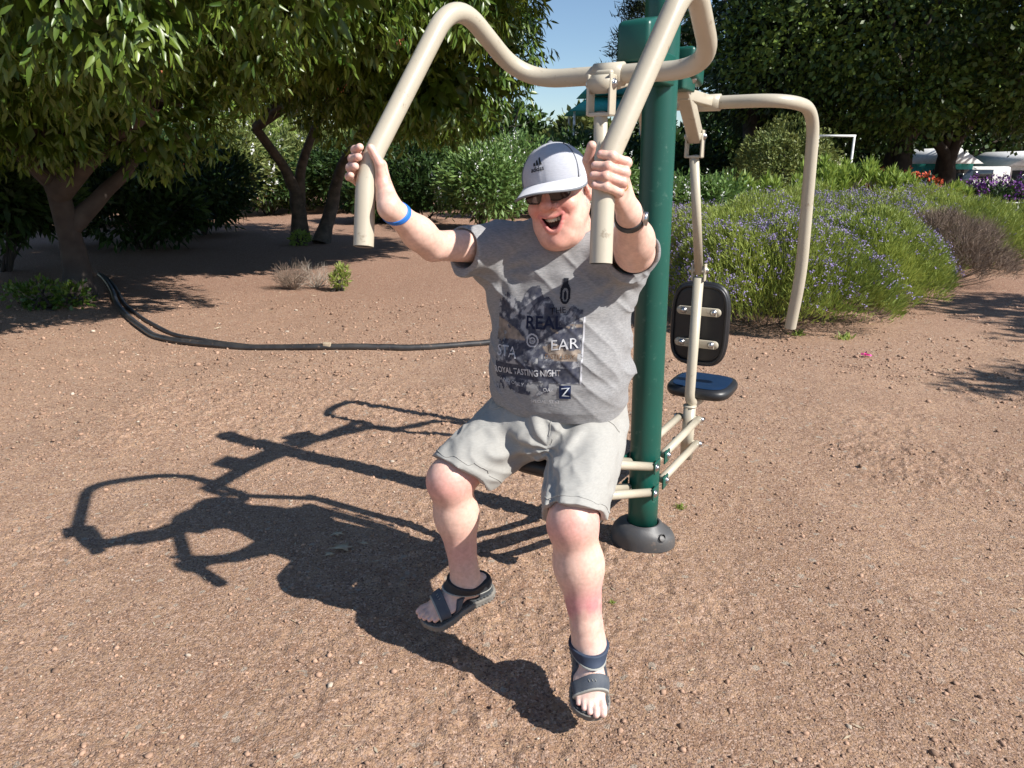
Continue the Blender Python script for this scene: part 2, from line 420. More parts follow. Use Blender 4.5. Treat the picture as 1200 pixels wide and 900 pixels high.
m = MB(); m.add(*box((C2 + MP(-.2, 1.82)) / 2, -D1 * .19, S1 * .02, UP * .022, .006)); m.build('lever_arm', M['tan'], mach)
# rear half handlebar at rest
K2r = C2 + S1 * .31; K2l = C2 - S1 * .31
P2r = at(955, 128, 3.28); G2r = at(944, 235, 3.32); E2r = at(926, 384, 3.36); B2r = at(939, 320, 3.32)
off = -S1 * .69
h2 = handlebar([E2r, B2r, P2r, K2r + A3(.0, .0, .0), C2, K2l, P2r + off * 1.12, B2r + off * 1.0, E2r + off], [0, .12, .13, .16, .1, .12, .12, .12, 0], 2)
# seats: hanger rod, seat post tube, backrest, seat, links
def seat_unit(sg, P, zt, ztop, lower):
    """P: xy of post, zt: raise, ztop: clevis height"""
    D = D1 * sg
    def Q(k, z, s=0.0): return A3(P[0], P[1], 0) + D * k + S1 * s + UP * z
    z0 = .45 + zt
    V, F = tube([ztop - UP * .08, Q(0, z0 + .62)], .0205, 20); mk('hanger_rod', V, F, M['tan'], mach, smooth=True)
    m = MB()
    for s in (-1, 1): m.add(*box(Q(0, z0 + .625, s * .028), S1 * .004, D * .017, UP * .04, .002))
    m.add(*tube([Q(0, z0 + .635, -.036), Q(0, z0 + .635, .036)], .017, 18)); cl = m.build('rod_clevis', M['tan'], mach)
    for s in (-1, 1): bolt(Q(0, z0 + .635, s * .036), S1 * s, .011)
    V, F = tube(fillet([Q(0, z0 + .60), Q(0, z0 - .015), Q(.10, z0 - .055), Q(.2, z0 - .06)], .09, 10), .0245, 24); mk('seat_frame', V, F, M['tan'], mach, smooth=True)
    V, F = tube([Q(.02, z0 - .052), Q(.02, z0 - .044)], .0335, 24); mk('weld_bead', V, F, M['tan'], mach, smooth=True)
    V, F = tube([Q(.02, z0 - .045), Q(.02, z0 - .33)], .0305, 24); mk('seat_post', V, F, M['tan'], mach, smooth=True)
    # backrest: superellipse pad
    def pad(c, X, Y, Z, e, mat, name, n=40, dish=0):
        V = []; rings = [(.0, 1), (.80, 1), (.95, .82), (1.0, .3), (1.0, -.3), (.95, -.82), (.8, -1), (0, -1)]
        for (rr, h) in rings:
            for i in range(n):
                a = 2 * math.pi * i / n; ca, sa = math.cos(a), math.sin(a)
                x = rr * math.copysign(abs(ca) ** e, ca); y = rr * math.copysign(abs(sa) ** e, sa)
                hh = h - dish * (1 - rr) * (h > 0)
                V.append(c + X * x + Y * y + Z * hh)
        j = np.arange(n); k = (j + 1) % n
        Fq = np.concatenate([np.stack([i * n + j, i * n + k, (i + 1) * n + k, (i + 1) * n + j], 1) for i in range(len(rings) - 1)])
        return mk(name, V, Fq, mat, mach, smooth=True)
    back = pad(Q(.085, z0 + .36), S1 * .145, UP * .21, D * .02, .55, M['seat'], 'backrest')
    V, F = tube([Q(.0615 + .02 * 0, z0 + .36) + S1 * .13 * math.copysign(abs(math.cos(a)) ** .5, math.cos(a)) + UP * .19 * math.copysign(abs(math.sin(a)) ** .5, math.sin(a)) for a in np.linspace(0, 2 * np.pi, 60)], .008, 8, cap=False)
    mk('backrest_rim', V, F, M['seat'], back, smooth=True)
    for z in (z0 + .43, z0 + .27):
        m = MB(); m.add(*box(Q(.045, z), S1 * .088, UP * .021, D * .0035, .003))
        for s in (-1, 1): m.add(*tube([Q(.045, z, s * .088), Q(.0485, z, s * .088)], .021, 18))
        b = m.build('bracket_strap', M['tan'], mach)
        for s in (-1, 1): bolt(Q(.041, z, s * .072), -D, .013, b)
    st = pad(Q(.235, z0), S1 * .165, D * .175, UP * .028, .55, M['seat'], 'seat')
    V = []; n = 40
    tp = []
    for (rr, h) in ((0, .027), (.6, .027), (.80, .0285), (.84, .0265)):
        for i in range(n):
            a = 2 * math.pi * i / n; ca, sa = math.cos(a), math.sin(a)
            tp.append(Q(.235, z0) + S1 * .165 * rr * math.copysign(abs(ca) ** .55, ca) + D * .175 * rr * math.copysign(abs(sa) ** .55, sa) + UP * (h + .003))
    j = np.arange(n); k = (j + 1) % n
    mk('seat_sheen', tp, np.concatenate([np.stack([i * n + j, i * n + k, (i + 1) * n + k, (i + 1) * n + j], 1) for i in range(3)]), M['seatsheen'], st, smooth=True)  # blue sheen of the seat top, painted on as a thin sheet
    # parallel links
    for zz, zp in ((.11, .385), (.24, .27)):
        e = Q(.02, z0 - zz)
        a0 = A3(PB[0], PB[1], zp) + D * .075 * 1
        for s in (-1, 1):
            V, F = tube([a0 + S1 * s * .048, e + S1 * s * .048], .0175, 18); mk('link_arm', V, F, M['tan'], mach, smooth=True)
            bolt(a0 + S1 * s * .068, S1 * s, .0135); bolt(e + S1 * s * .066, S1 * s, .0125)
        for s in (-1, 1):
            V, F = box(A3(PB[0], PB[1], zp) + D * .062 + S1 * s * .067, D * .032, S1 * .0035, UP * .026, .002)
            mk('link_bracket', V, F, M['green'], mach)
        m = MB(); m.add(*tube([e - S1 * .066, e + S1 * .066], .014, 16)); m.build('link_pin', M['tan'], mach, smooth=True)
p2 = at(813, 400, 3.36)
seat_unit(-1, p2, 0.0, clev2, 0)
p1 = A3(.295, 2.43, 0)
seat_unit(1, p1, .175, clev1, 0)

# ------------------------------------------------------------------ sculpting with distance fields
class SDF:
    def __init__(s): s.P = []
    def add(s, f, c, R, k=.015, op='u'): s.P.append((f, np.asarray(c, float), R, k, op)); return s
    def cap(s, a, b, r1, r2=None, k=.015, op='u', cut=None):
        a = np.asarray(a, float); b = np.asarray(b, float); r2 = r1 if r2 is None else r2; ba = b - a; L2 = ba @ ba + 1e-9
        def f(p):
            h = np.clip((p - a) @ ba / L2, 0, 1); d = np.linalg.norm(p - a - h[:, None] * ba, axis=1) - (r1 + (r2 - r1) * h)
            if cut is not None:
                for (c0, n0) in cut: d = np.maximum(d, (p - c0) @ n0)
            return d
        return s.add(f, (a + b) / 2, np.linalg.norm(ba) / 2 + max(r1, r2), k, op)
    def ell(s, c, r, B=None, k=.015, op='u', cut=None):
        c = np.asarray(c, float); r = np.asarray(r, float); B = np.eye(3) if B is None else np.asarray(B)
        def f(p):
            q = (p - c) @ B.T; k0 = np.linalg.norm(q / r, axis=1); k1 = np.linalg.norm(q / (r * r), axis=1) + 1e-9
            d = k0 * (k0 - 1) / k1
            if cut is not None:
                for (c0, n0) in cut: d = np.maximum(d, (p - c0) @ n0)
            return d
        return s.add(f, c, max(r), k, op)
    def fn(s, f, c, R, k=.015, op='u'): return s.add(f, c, R, k, op)
    def ev(s, p, prims=None):
        d = np.full(len(p), 1.0)
        for f, c, R, k, op in (s.P if prims is None else prims):
            e = f(p)
            if op == 'u':
                if k > 0:
                    h = np.maximum(k - np.abs(d - e), 0) / k; d = np.minimum(d, e) - h * h * k * .25
                else: d = np.minimum(d, e)
            elif op == 's':
                if k > 0:
                    h = np.maximum(k - np.abs(d + e), 0) / k; d = np.maximum(d, -e) + h * h * k * .25
                else: d = np.maximum(d, -e)
            elif op == 'i': d = np.maximum(d, e)
            elif op == 'd': d = d + e
        return d
    def mesh(s, h, NB=20):
        lo = np.min([c - R for f, c, R, k, op in s.P if op == 'u'], 0) - .02
        hi = np.max([c + R for f, c, R, k, op in s.P if op == 'u'], 0) + .02
        nb = np.ceil((hi - lo) / (h * NB)).astype(int)
        BX = np.stack(np.meshgrid(*[np.arange(n) for n in nb], indexing='ij'), -1).reshape(-1, 3)
        cen = lo + (BX + .5) * h * NB; dg = h * NB * .87
        keep = np.zeros(len(BX), bool)
        for f, c, R, k, op in s.P:
            if op == 'u': keep |= np.linalg.norm(cen - c, axis=1) < R + dg + .01
        BX, cen = BX[keep], cen[keep]
        dc = s.ev(cen); q = np.abs(dc) < dg * 1.5 + .012; BX, cen = BX[q], cen[q]
        m = NB + 2; G = np.stack(np.meshgrid(*[np.arange(-1, NB + 1)] * 3, indexing='ij'), -1)
        Vs, Is, Qs = [], [], []; nt = (nb + 2) * NB + 8
        def key(I): return (I[..., 0] + 1) * int(nt[1] * nt[2]) + (I[..., 1] + 1) * int(nt[2]) + (I[..., 2] + 1)
        for b, c in zip(BX, cen):
            pr = [P for P in s.P if np.linalg.norm(P[1] - c) < P[2] + dg * 1.2 + .05 or P[4] in 'id']
            if not any(P[4] == 'u' for P in pr): continue
            I = G + b * NB; p = lo + I.reshape(-1, 3) * h
            D = s.ev(p, pr).reshape(m, m, m); sg = D < 0
            if sg.all() or not sg.any(): continue
            # cells
            cn = np.zeros((m - 1,) * 3, int); w = np.zeros((m - 1,) * 3 + (3,)); ct = np.zeros((m - 1,) * 3)
            for ax in range(3):
                for o1 in (0, 1):
                    for o2 in (0, 1):
                        sl = [None] * 3; oth = [a for a in range(3) if a != ax]
                        s0 = [slice(0, m - 1)] * 3; s1 = [slice(0, m - 1)] * 3
                        s0[oth[0]] = s1[oth[0]] = slice(o1, m - 1 + o1); s0[oth[1]] = s1[oth[1]] = slice(o2, m - 1 + o2)
                        s1[ax] = slice(1, m)
                        d0, d1 = D[tuple(s0)], D[tuple(s1)]; x = (d0 < 0) != (d1 < 0)
                        t = np.where(x, d0 / np.where(x, d0 - d1, 1), 0)
                        pos = np.zeros((m - 1,) * 3 + (3,)); pos[..., ax] = t; pos[..., oth[0]] = o1; pos[..., oth[1]] = o2
                        w += pos * x[..., None]; ct += x
            act = ct > 0
            ci = np.argwhere(act); vp = w[act] / ct[act][:, None]
            gi = ci - 1 + b * NB; Vs.append(lo + (gi + vp) * h); Is.append(key(gi))
            for ax in range(3):
                s1 = [slice(1, m - 1)] * 3; s0 = [slice(1, m - 1)] * 3; s1[ax] = slice(2, m)
                a_, b_ = sg[tuple(s0)], sg[tuple(s1)]; x = np.argwhere(a_ != b_)
                if not len(x): continue
                fl = a_[tuple(x.T)]; E = x + b * NB
                o = [a for a in range(3) if a != ax]; u = np.zeros(3, int); v = np.zeros(3, int); u[o[0]] = 1; v[o[1]] = 1
                q4 = np.stack([key(E - u - v), key(E - v), key(E), key(E - u)], 1)
                flip = fl if ax != 1 else ~fl
                q4[~flip] = q4[~flip][:, ::-1]; Qs.append(q4)
        V = np.concatenate(Vs); K = np.concatenate(Is); Q = np.concatenate(Qs)
        uk, fi = np.unique(K, return_index=True); V = V[fi]
        qi = np.searchsorted(uk, Q); qi = np.clip(qi, 0, len(uk) - 1)
        ok = (uk[qi] == Q).all(1); return V, qi[ok]
def relax(V, Q, n=1, lam=.5):
    E = np.concatenate([Q[:, [0, 1]], Q[:, [1, 2]], Q[:, [2, 3]], Q[:, [3, 0]]])
    for _ in range(n):
        S_ = np.zeros_like(V); C_ = np.zeros(len(V))
        for a, b in ((0, 1), (1, 0)):
            for k in range(3): S_[:, k] += np.bincount(E[:, a], V[E[:, b], k], len(V))
            C_ += np.bincount(E[:, a], minlength=len(V))
        V = V + lam * (S_ / np.maximum(C_, 1)[:, None] - V)
    return V
def sdf_obj(name, sd, h, mat, parent=None, base=None, colf=None, sm=1, big=False):
    V, Q = sd.mesh(h)
    if big: V, Q = largest(V, Q)
    V = relax(V, Q, sm)
    return mk(name, V, Q, mat, parent, base, True, None if colf is None else colf(V)), V, Q

def largest(V, Q, frac=.25):
    lab = np.arange(len(V))
    while True:
        m = lab[Q].min(1); new = lab.copy()
        for k in range(4): np.minimum.at(new, Q[:, k], m)
        new = new[new]
        if (new == lab).all(): break
        lab = new
    ql = lab[Q[:, 0]]; u, c = np.unique(ql, return_counts=True); Q = Q[ql == u[np.argmax(c)]]
    vi = np.unique(Q); mp = np.zeros(len(V), int); mp[vi] = np.arange(len(vi)); return V[vi], mp[Q]
def basis(f, up):
    f = nrm(f); r = nrm(np.cross(f, up)); u = np.cross(r, f); return np.stack([r, f, u])   # rows: right, forward, up
# ------------------------------------------------------------------ person
man = thing('person', 'laughing seated person in pale cap, sunglasses, printed grey t-shirt and shorts gripping the handlebars', 'person', A3(.1, 2.1, 0))
# skeleton
TF = nrm(A3(-.25, -.968, 0)); TS = A3(.968, -.25, 0)          # torso forward / image right
TC = A3(.155, 2.2, 0)
shR, elR, wrR, hdR = A3(-.045, 2.245, 1.315), A3(-.222, 2.02, 1.338), atd(456, 243, 1.835), GL
shL, elL, wrL, hdL = A3(.345, 2.19, 1.315), atd(744, 296, 1.96), atd(737, 250, 1.735), GR
hipR, hipL = A3(.055, 2.235, .755), A3(.265, 2.215, .755)
knR, knL = atd(527, 562, 2.235), atd(671, 612, 2.0)
anR, anL = A3(-.152, 2.055, .245), A3(.222, 1.74, .235)
# head frame
HF = nrm(A3(-.36, -.93, -.06)); HU0 = A3(-.20, .02, .97); HB = basis(HF, HU0); HC = A3(.135, 2.16, 1.482)
HB = np.stack([-HB[0], HB[1], HB[2]]) if HB[0][0] < 0 else HB                       # row0 = image right
def H(x, y, z, s=1.08): return HC + s * (x * HB[0] + y * HB[1] + z * HB[2])
hs = 1.08
MOUTH = {}
def head_prims(sd):
    n_before = len(sd.P)
    def E(c, r, k=.012, op='u', B=HB): sd.ell(H(*c), np.array(r) * hs, B, k, op)
    def Cp(a, b, r1, r2=None, k=.01, op='u'): sd.cap(H(*a), H(*b), r1 * hs, (r1 if r2 is None else r2) * hs, k, op)
    E((0, -.015, .026), (.076, .095, .088), .02)
    E((0, .032, -.050), (.065, .066, .086), .03)
    for s in (-1, 1):
        Cp((s * .055, .0, -.05), (s * .026, .066, -.112), .025, .024, .03)
        E((s * .041, .068, -.034), (.028, .025, .025), .018)
        E((s * .040, .054, -.075), (.022, .024, .028), .02)
    E((0, .080, -.128), (.026, .022, .020), .018)
    E((0, .025, -.122), (.052, .050, .030), .03)
    Cp((0, -.02, -.06), (0, -.055, -.17), .062, .070, .03)
    Cp((-.042, .074, .018), (.042, .074, .018), .011, .011, .015)
    Cp((0, .088, .014), (0, .119, -.023), .0090, .0130, .010)
    E((0, .123, -.027), (.0160, .015, .0135), .007)
    for s in (-1, 1):
        E((s * .0175, .103, -.032), (.0095, .0115, .0095), .006)
        E((s * .0080, .118, -.0415), (.0042, .006, .004), .003, 's')
        E((s * .030, .088, .002), (.016, .010, .011), .012, 's')
        # smile folds
        pts = [(s * .021, .106, -.032), (s * .037, .096, -.048), (s * .044, .087, -.060)]
        for a, b in zip(pts, pts[1:]): Cp(a, b, .0004, .0004, .010, 's')
        # crow feet / jowl crease
    # open laughing mouth: boundary curves laid on the face surface
    pr = list(sd.P[n_before:])
    def ysurf(x, z):
        y = .17
        for _ in range(40):
            d = float(sd.ev(H(x, y, z)[None], pr)[0]) / hs
            if d < .0004: break
            y -= d * .9
        return y
    MW, ZU, ZL = .0325, -.0595, -.0975
    zu = lambda t: ZU + .0075 * t * t; zl = lambda t: ZL + (ZU + .0075 - ZL) * np.abs(t) ** 2.2
    MOUTH.update(MW=MW, zu=zu, zl=zl, ys=ysurf)
    def cav(p):
        q = ((p - HC) @ HB.T) / hs; t = np.clip(q[:, 0] / MW, -1, 1)
        d2 = np.maximum(np.maximum(q[:, 2] - zu(t), zl(t) - q[:, 2]) * .85, np.abs(q[:, 0]) - MW)
        return np.maximum(d2, .062 - q[:, 1] + 8 * q[:, 0] ** 2) * hs
    up, lo = [], []
    for i in range(15):
        t = -1 + 2 * i / 14
        up.append((MW * t, ysurf(MW * t, float(zu(t))) - .0022, float(zu(t)) + .0008)); lo.append((MW * t, ysurf(MW * t, float(zl(t))) - .0020 + .002 * (1 - t * t), float(zl(t)) - .0012))
    MOUTH.update(up=up, lo=lo)
    sd.fn(cav, H(0, .085, -.075), .07, .003, 's')
    for L_, r in ((up, .0036), (lo, .0052)):
        for (a, b), i in zip(zip(L_, L_[1:]), range(14)):
            f_ = lambda i: (1 - ((i - 7) / 7) ** 2) * .65 + .35
            Cp(a, b, r * f_(i), r * f_(i + 1), .005)
    for s in (-1, 1):
        c = (s * .081, -.012, -.010)
        E(c, (.0085, .019, .032), .006); E((s * .086, -.008, -.026), (.009, .012, .014), .006)
        E((s * .090, -.008, -.006), (.0055, .011, .019), .005, 's'); E((s * .084, .004, -.012), (.006, .006, .008), .004)
# hands
def hand_frame(c, a, e0): a = nrm(a); e0 = nrm(e0 - a * (e0 @ a)); return c, a, e0, np.cross(a, e0)   # e90 = back
NAILS = []
def hand(sd, fr, wrist, fing, thumb, pk):
    c, a, e0, e9 = fr
    def P(th, h, R): t = math.radians(th); return c + a * h + R * (math.cos(t) * e0 + math.sin(t) * e9)
    mcps = []
    for (h, th, Rs, rs, dh) in fing:
        pts = [P(t, h + dh * i, R) for i, (t, R) in enumerate(zip(th, Rs))]
        mcps.append(pts[0])
        for i in range(3): sd.cap(pts[i], pts[i + 1], rs[i], rs[i + 1], .0035 if i else .006)
        for i in (1, 2): sd.ell(pts[i] + nrm(pts[i] - (c + a * ((pts[i] - c) @ a))) * .0015, np.array([1, 1, 1]) * rs[i] * 1.06, None, .004)
        o = nrm(pts[3] - (c + a * ((pts[3] - c) @ a)))
        NAILS.append((pts[3] + o * rs[3] * .9, o))
    for i, mc in enumerate(mcps):
        wv = wrist + a * (.012 - .008 * i)
        sd.cap(mc, wv, .0115, .0165, .014)
    for i in range(3): sd.cap((mcps[i] * .5 + mcps[i + 1] * .5), wrist, .011, .018, .016)
    tp = [P(t, h, R) for (t, h, R) in thumb]
    sd.cap(wrist + a * .012, tp[0], .019, .017, .018); sd.cap(tp[0], tp[1], .0175, .0128, .008); sd.cap(tp[1], tp[2], .0128, .0108, .004)
    sd.cap(tp[0], (mcps[0] + mcps[1]) / 2, .011, .010, .018)
    o = nrm(tp[2] - (c + a * ((tp[2] - c) @ a))); NAILS.append((tp[2] + o * .008, o))
# his right hand (image left)
aR = nrm(nrm(PL - GL) * .55 + nrm(GL - GLe) * .45)
frR = hand_frame(GL + aR * .004, aR, A3(1, .1, 0))
if (frR[3] @ A3(0, 1, 0)) < 0: frR = (frR[0], frR[1], frR[2], -frR[3])
R4 = [.0132, .0121, .0110, .0100]
fR = [(.032, (62, 122, 182, 228), (.053, .044, .0385, .0365), R4, 0.002),
      (.011, (58, 122, 186, 236), (.054, .045, .039, .037), [x * 1.03 for x in R4], 0.0),
      (-.011, (56, 120, 184, 232), (.054, .044, .0385, .0365), R4, -.001),
      (-.031, (55, 116, 174, 216), (.051, .042, .037, .0355), [x * .88 for x in R4], -.002)]
tR = [(-2, -.028, .050), (-38, .010, .044), (-82, .040, .0385)]
# his left hand (image right)
aL = nrm(nrm(PR - GR) * .45 + nrm(GR - GRe) * .55)
frL = hand_frame(GR - aL * .020, aL, A3(1, .14, 0))
if (frL[3] @ A3(0, 1, 0)) < 0: frL = (frL[0], frL[1], frL[2], -frL[3])
fL = [(.034, (32, -28, -84, -122), (.055, .048, .041, .0375), R4, .001),
      (.011, (30, -32, -92, -134), (.057, .050, .041, .038), [x * 1.03 for x in R4], 0),
      (-.011, (30, -32, -92, -134), (.056, .049, .041, .0375), R4, 0),
      (-.032, (32, -26, -82, -122), (.052, .045, .038, .036), [x * .88 for x in R4], 0)]
tL = [(92, .0, .050), (142, .034, .044), (182, .060, .0385)]
# feet
def foot_frame(an, f, up):
    f = nrm(f); n = nrm(up - f * (up @ f)); l = np.cross(n, f)     # l = foot's left seen from above
    return an - .078 * n, f, l, n
fwR, fwL = foot_frame(anR, A3(-.86, -.46, -.24), A3(.05, -.18, 1)), foot_frame(anL, A3(.02, -.90, -.40), A3(.05, -.1, 1))
def foot(sd, fr, m):
    """m = +1 big toe towards l"""
    O, f, l, n = fr
    def P(a, b, c): return O + f * a + l * b + n * c
    sd.cap(P(-.045, 0, .034), P(-.02, 0, .040), .033, .034, .02)
    sd.cap(P(-.03, 0, .036), P(.10, m * .006, .026), .031, .026, .02)
    sd.ell(P(.088, 0, .022), (.060, .047, .024), np.stack([f, l, n]), .02)
    sd.cap(P(0, 0, .082), P(.085, m * .010, .034), .036, .024, .03)
    sd.cap(P(0, 0, .085), P(-.015, 0, .045), .041, .036, .02)
    for s in (-1, 1): sd.ell(P(0, s * .034, .078), (.013,) * 3, None, .012)
    tz = [(.030, .176, .0125), (.0105, .180, .0100), (-.006, .172, .0092), (-.021, .161, .0088), (-.035, .147, .0085)]
    for b, L_, r in tz:
        sd.cap(P(.115, m * b * .9, .020), P(L_ - .018, m * b, .020), r * .95, r * .92, .008)
        sd.cap(P(L_ - .018, m * b, .019), P(L_ - .004, m * b, .014), r, r * .9, .003)
        NAILS.append((P(L_ + .002, m * b, .014 + r * .75), nrm(n + f * .5)))
def leg(sd, hip, kn, an):
    d = nrm(an - kn); fw = nrm(A3(-.15, -1, 0) - d * (A3(-.15, -1, 0) @ d))
    sd.cap(hip, kn, .085, .066, .02)
    sd.ell(kn + fw * .006 - d * .004, (.064, .064, .070), None, .03)
    sd.cap(kn + d * .02, kn + d * .13 - fw * .012, .062, .066, .03)
    sd.cap(kn + d * .13 - fw * .012, an - d * .04, .064, .043, .04)
    sd.cap(an - d * .05, an, .043, .041, .02)
def forearm(sd, el, wr, r0=.050, r1=.030):
    sd.cap(el, el + (wr - el) * .35, r0 * .95, r0, .02); sd.cap(el + (wr - el) * .3, wr, r0, r1, .03)
body = SDF()
# hidden torso, a little inside the clothes
for z, ra, rb in ((.80, .165, .13), (.98, .180, .150), (1.15, .170, .125)):
    body.ell(TC + UP * z + TF * (.0), (ra * .94, rb * .86, .12), np.stack([TS, TF, UP]), .04)
body.cap(shR + A3(.04, 0, -.01), shL - A3(.04, 0, .01), .060, .060, .04)
body.cap(TC + UP * 1.25, HC - UP * .1, .06, .064, .03)
body.cap(shR, elR, .055, .041, .02); body.cap(shL, elL, .060, .052, .02)
forearm(body, elR, wrR, .041, .031); forearm(body, elL, wrL, .052, .032)
leg(body, hipR, knR, anR); leg(body, hipL, knL, anL)
foot(body, fwR, -1); foot(body, fwL, 1)
head_prims(body)
nb0 = len(body.P)
hand(body, frR, wrR, fR, tR, 0); hand(body, frL, wrL, fL, tL, 0)

def sm(x, a, b): t = np.clip((x - a) / (b - a), 0, 1); return t * t * (3 - 2 * t)
def skin_col(V):
    n = len(V); c = np.tile(A3(.66, .44, .355), (n, 1))
    def bl(c, m, t): return c + (np.asarray(t) - c) * np.clip(m, 0, 1)[:, None]
    q = (V - HC) @ HB.T / hs
    hd = 1 - sm(np.linalg.norm(V - HC, axis=1), .17, .22)
    c = bl(c, hd, (.68, .40, .315))
    for s in (-1, 1): c = bl(c, hd * .9 * np.exp(-(np.linalg.norm(q - A3(s * .036, .09, -.045), axis=1) / .026) ** 2), (.62, .23, .19))
    c = bl(c, hd * .95 * np.exp(-(np.linalg.norm(q - A3(0, .122, -.026), axis=1) / .018) ** 2), (.58, .17, .14))
    c = bl(c, hd * .5 * np.exp(-(np.linalg.norm(q - A3(0, .09, -.12), axis=1) / .025) ** 2), (.58, .21, .17))
    for s in (-1, 1): c = bl(c, hd * .6 * np.exp(-(np.linalg.norm(q - A3(s * .085, -.01, -.01), axis=1) / .03) ** 2), (.60, .22, .17))
    # lips
    for L_, w_ in ((MOUTH['up'], .0045), (MOUTH['lo'], .006)):
        dm = np.full(n, 1.); nearm = np.where(np.linalg.norm(q - A3(0, .09, -.075), axis=1) < .08)[0]
        for p_ in L_: dm[nearm] = np.minimum(dm[nearm], np.linalg.norm(q[nearm] - A3(*p_), axis=1))
        c = bl(c, 1 - sm(dm, w_ * .9, w_ * 1.5), (.58, .21, .19))
    tt = np.clip(q[:, 0] / MOUTH['MW'], -1, 1)
    ins = (np.abs(q[:, 0]) < MOUTH['MW'] + .001) & (q[:, 2] < MOUTH['zu'](tt) + .002) & (q[:, 2] > MOUTH['zl'](tt) - .002) & (q[:, 1] < .094 - 14 * q[:, 0] ** 2) & (q[:, 1] > .04)
    c[ins] = (.13, .022, .018)
    # greying hair behind the ears
    hr = sm(np.abs(q[:, 0]), .05, .06) * (1 - sm(q[:, 1], -.035, -.015)) * sm(q[:, 2], -.06, -.05) * (np.abs(q[:, 0]) < .084)
    c = bl(c, hd * hr * .8, (.5, .46, .42))
    # shins and knees
    for kn, an, w_ in ((knR, anR, .35), (knL, anL, .8)):
        ax = nrm(an - kn); t = (V - kn) @ ax / np.linalg.norm(an - kn); dd = np.linalg.norm(V - kn - np.outer((V - kn) @ ax, ax), axis=1)
        m_ = (dd < .12) * (V[:, 2] < .78)
        c = bl(c, m_ * .6 * np.exp(-((t) / .14) ** 2), (.62, .27, .24))
        nz = .5 + .5 * fbm(V * 14, 3, 5)
        c = bl(c, m_ * w_ * 1.1 * np.exp(-((t - .66) / .17) ** 2) * sm(nz, .1, .7), (.50, .20, .215))
        c = bl(c, m_ * sm(t, .92, 1.0), (.66, .47, .40))
    # knuckle and palm warmth
    for fr in (frR, frL):
        r_ = np.linalg.norm(V - fr[0], axis=1); c = bl(c, (1 - sm(r_, .07, .12)) * .5 * sm(vnoise(V * 70, 4), -.2, .6), (.60, .26, .20))
    for p, o in NAILS:
        d = V - p; al = np.abs(d @ o); rr = np.linalg.norm(d - np.outer(d @ o, o), axis=1)
        c = bl(c, (rr < .0052) * (al < .005), (.72, .46, .40))
    c *= (1 + .06 * fbm(V * 60, 3, 12) + .05 * vnoise(V * 250, 2))[:, None]
    return np.clip(c, .005, 1)
def skin_mat():
    m, n, b = newmat('skin'); L = n.links; tc = N(n, 'ShaderNodeTexCoord'); P = tc.outputs['Object']
    a = N(n, 'ShaderNodeVertexColor', layer_name='Col')
    no = N(n, 'ShaderNodeTexNoise', Scale=90, Detail=5); L.new(P, no.inputs['Vector'])
    mx = N(n, 'ShaderNodeMix', data_type='RGBA', blend_type='MULTIPLY'); mx.inputs[0].default_value = .35
    L.new(a.outputs[0], mx.inputs[6]); rp = N(n, 'ShaderNodeValToRGB'); rp.color_ramp.elements[0].color = (.86, .74, .71, 1); rp.color_ramp.elements[1].color = (1.15, 1.1, 1.1, 1)
    rp.color_ramp.elements[0].position = .35; rp.color_ramp.elements[1].position = .6
    L.new(no.outputs[0], rp.inputs[0]); L.new(rp.outputs[0], mx.inputs[7]); L.new(mx.outputs[2], b.inputs['Base Color'])
    b.inputs['Roughness'].default_value = .48; b.inputs['Subsurface Weight'].default_value = .12; b.inputs['Subsurface Radius'].default_value = (.012, .004, .002); b.inputs['Subsurface Scale'].default_value = .6
    n3 = N(n, 'ShaderNodeTexNoise', Scale=420, Detail=3); L.new(P, n3.inputs['Vector'])
    bp = N(n, 'ShaderNodeBump', Strength=.25, Distance=.001); L.new(n3.outputs[0], bp.inputs['Height']); L.new(bp.outputs[0], b.inputs['Normal']); return m
M['skin'] = skin_mat()
bo, BV, BQ = sdf_obj('body', body, .0022, M['skin'], man, colf=skin_col, sm=1)

# ---- short grey hair below the cap
hp, hdv = [], []
cand = BV[(np.linalg.norm(BV - HC, axis=1) < .16)]; qh = (cand - HC) @ HB.T / hs
sel = (np.abs(qh[:, 0]) > .05) & (qh[:, 1] < .018) & (qh[:, 2] > -.055 + .35 * np.maximum(qh[:, 1], 0)) & (qh[:, 2] < .045) & (np.abs(qh[:, 0]) < .079)
sel |= (qh[:, 1] < -.05) & (qh[:, 2] > -.06) & (qh[:, 2] < .04)
cand = cand[sel]; cand = cand[rng.choice(len(cand), min(6000, len(cand)), replace=False)]
outw = cand - HC; outw /= np.linalg.norm(outw, axis=1)[:, None]
hd_ = outw * .5 - HB[2] * .8 - HB[1] * .3 + .3 * rng.normal(size=cand.shape); hd_ /= np.linalg.norm(hd_, axis=1)[:, None]
sd_ = np.cross(hd_, outw); sd_ /= np.linalg.norm(sd_, axis=1)[:, None] + 1e-9
Vh = np.stack([cand - sd_ * .0005, cand + sd_ * .0005, cand + hd_ * (.006 + .006 * rng.random((len(cand), 1)))], 1).reshape(-1, 3)
M['hair'] = pmat('white_hair', (.62, .58, .54), .6, (.45, .42, .39), 300)
mk('hair', Vh, np.arange(len(Vh)).reshape(-1, 3), M['hair'], man)

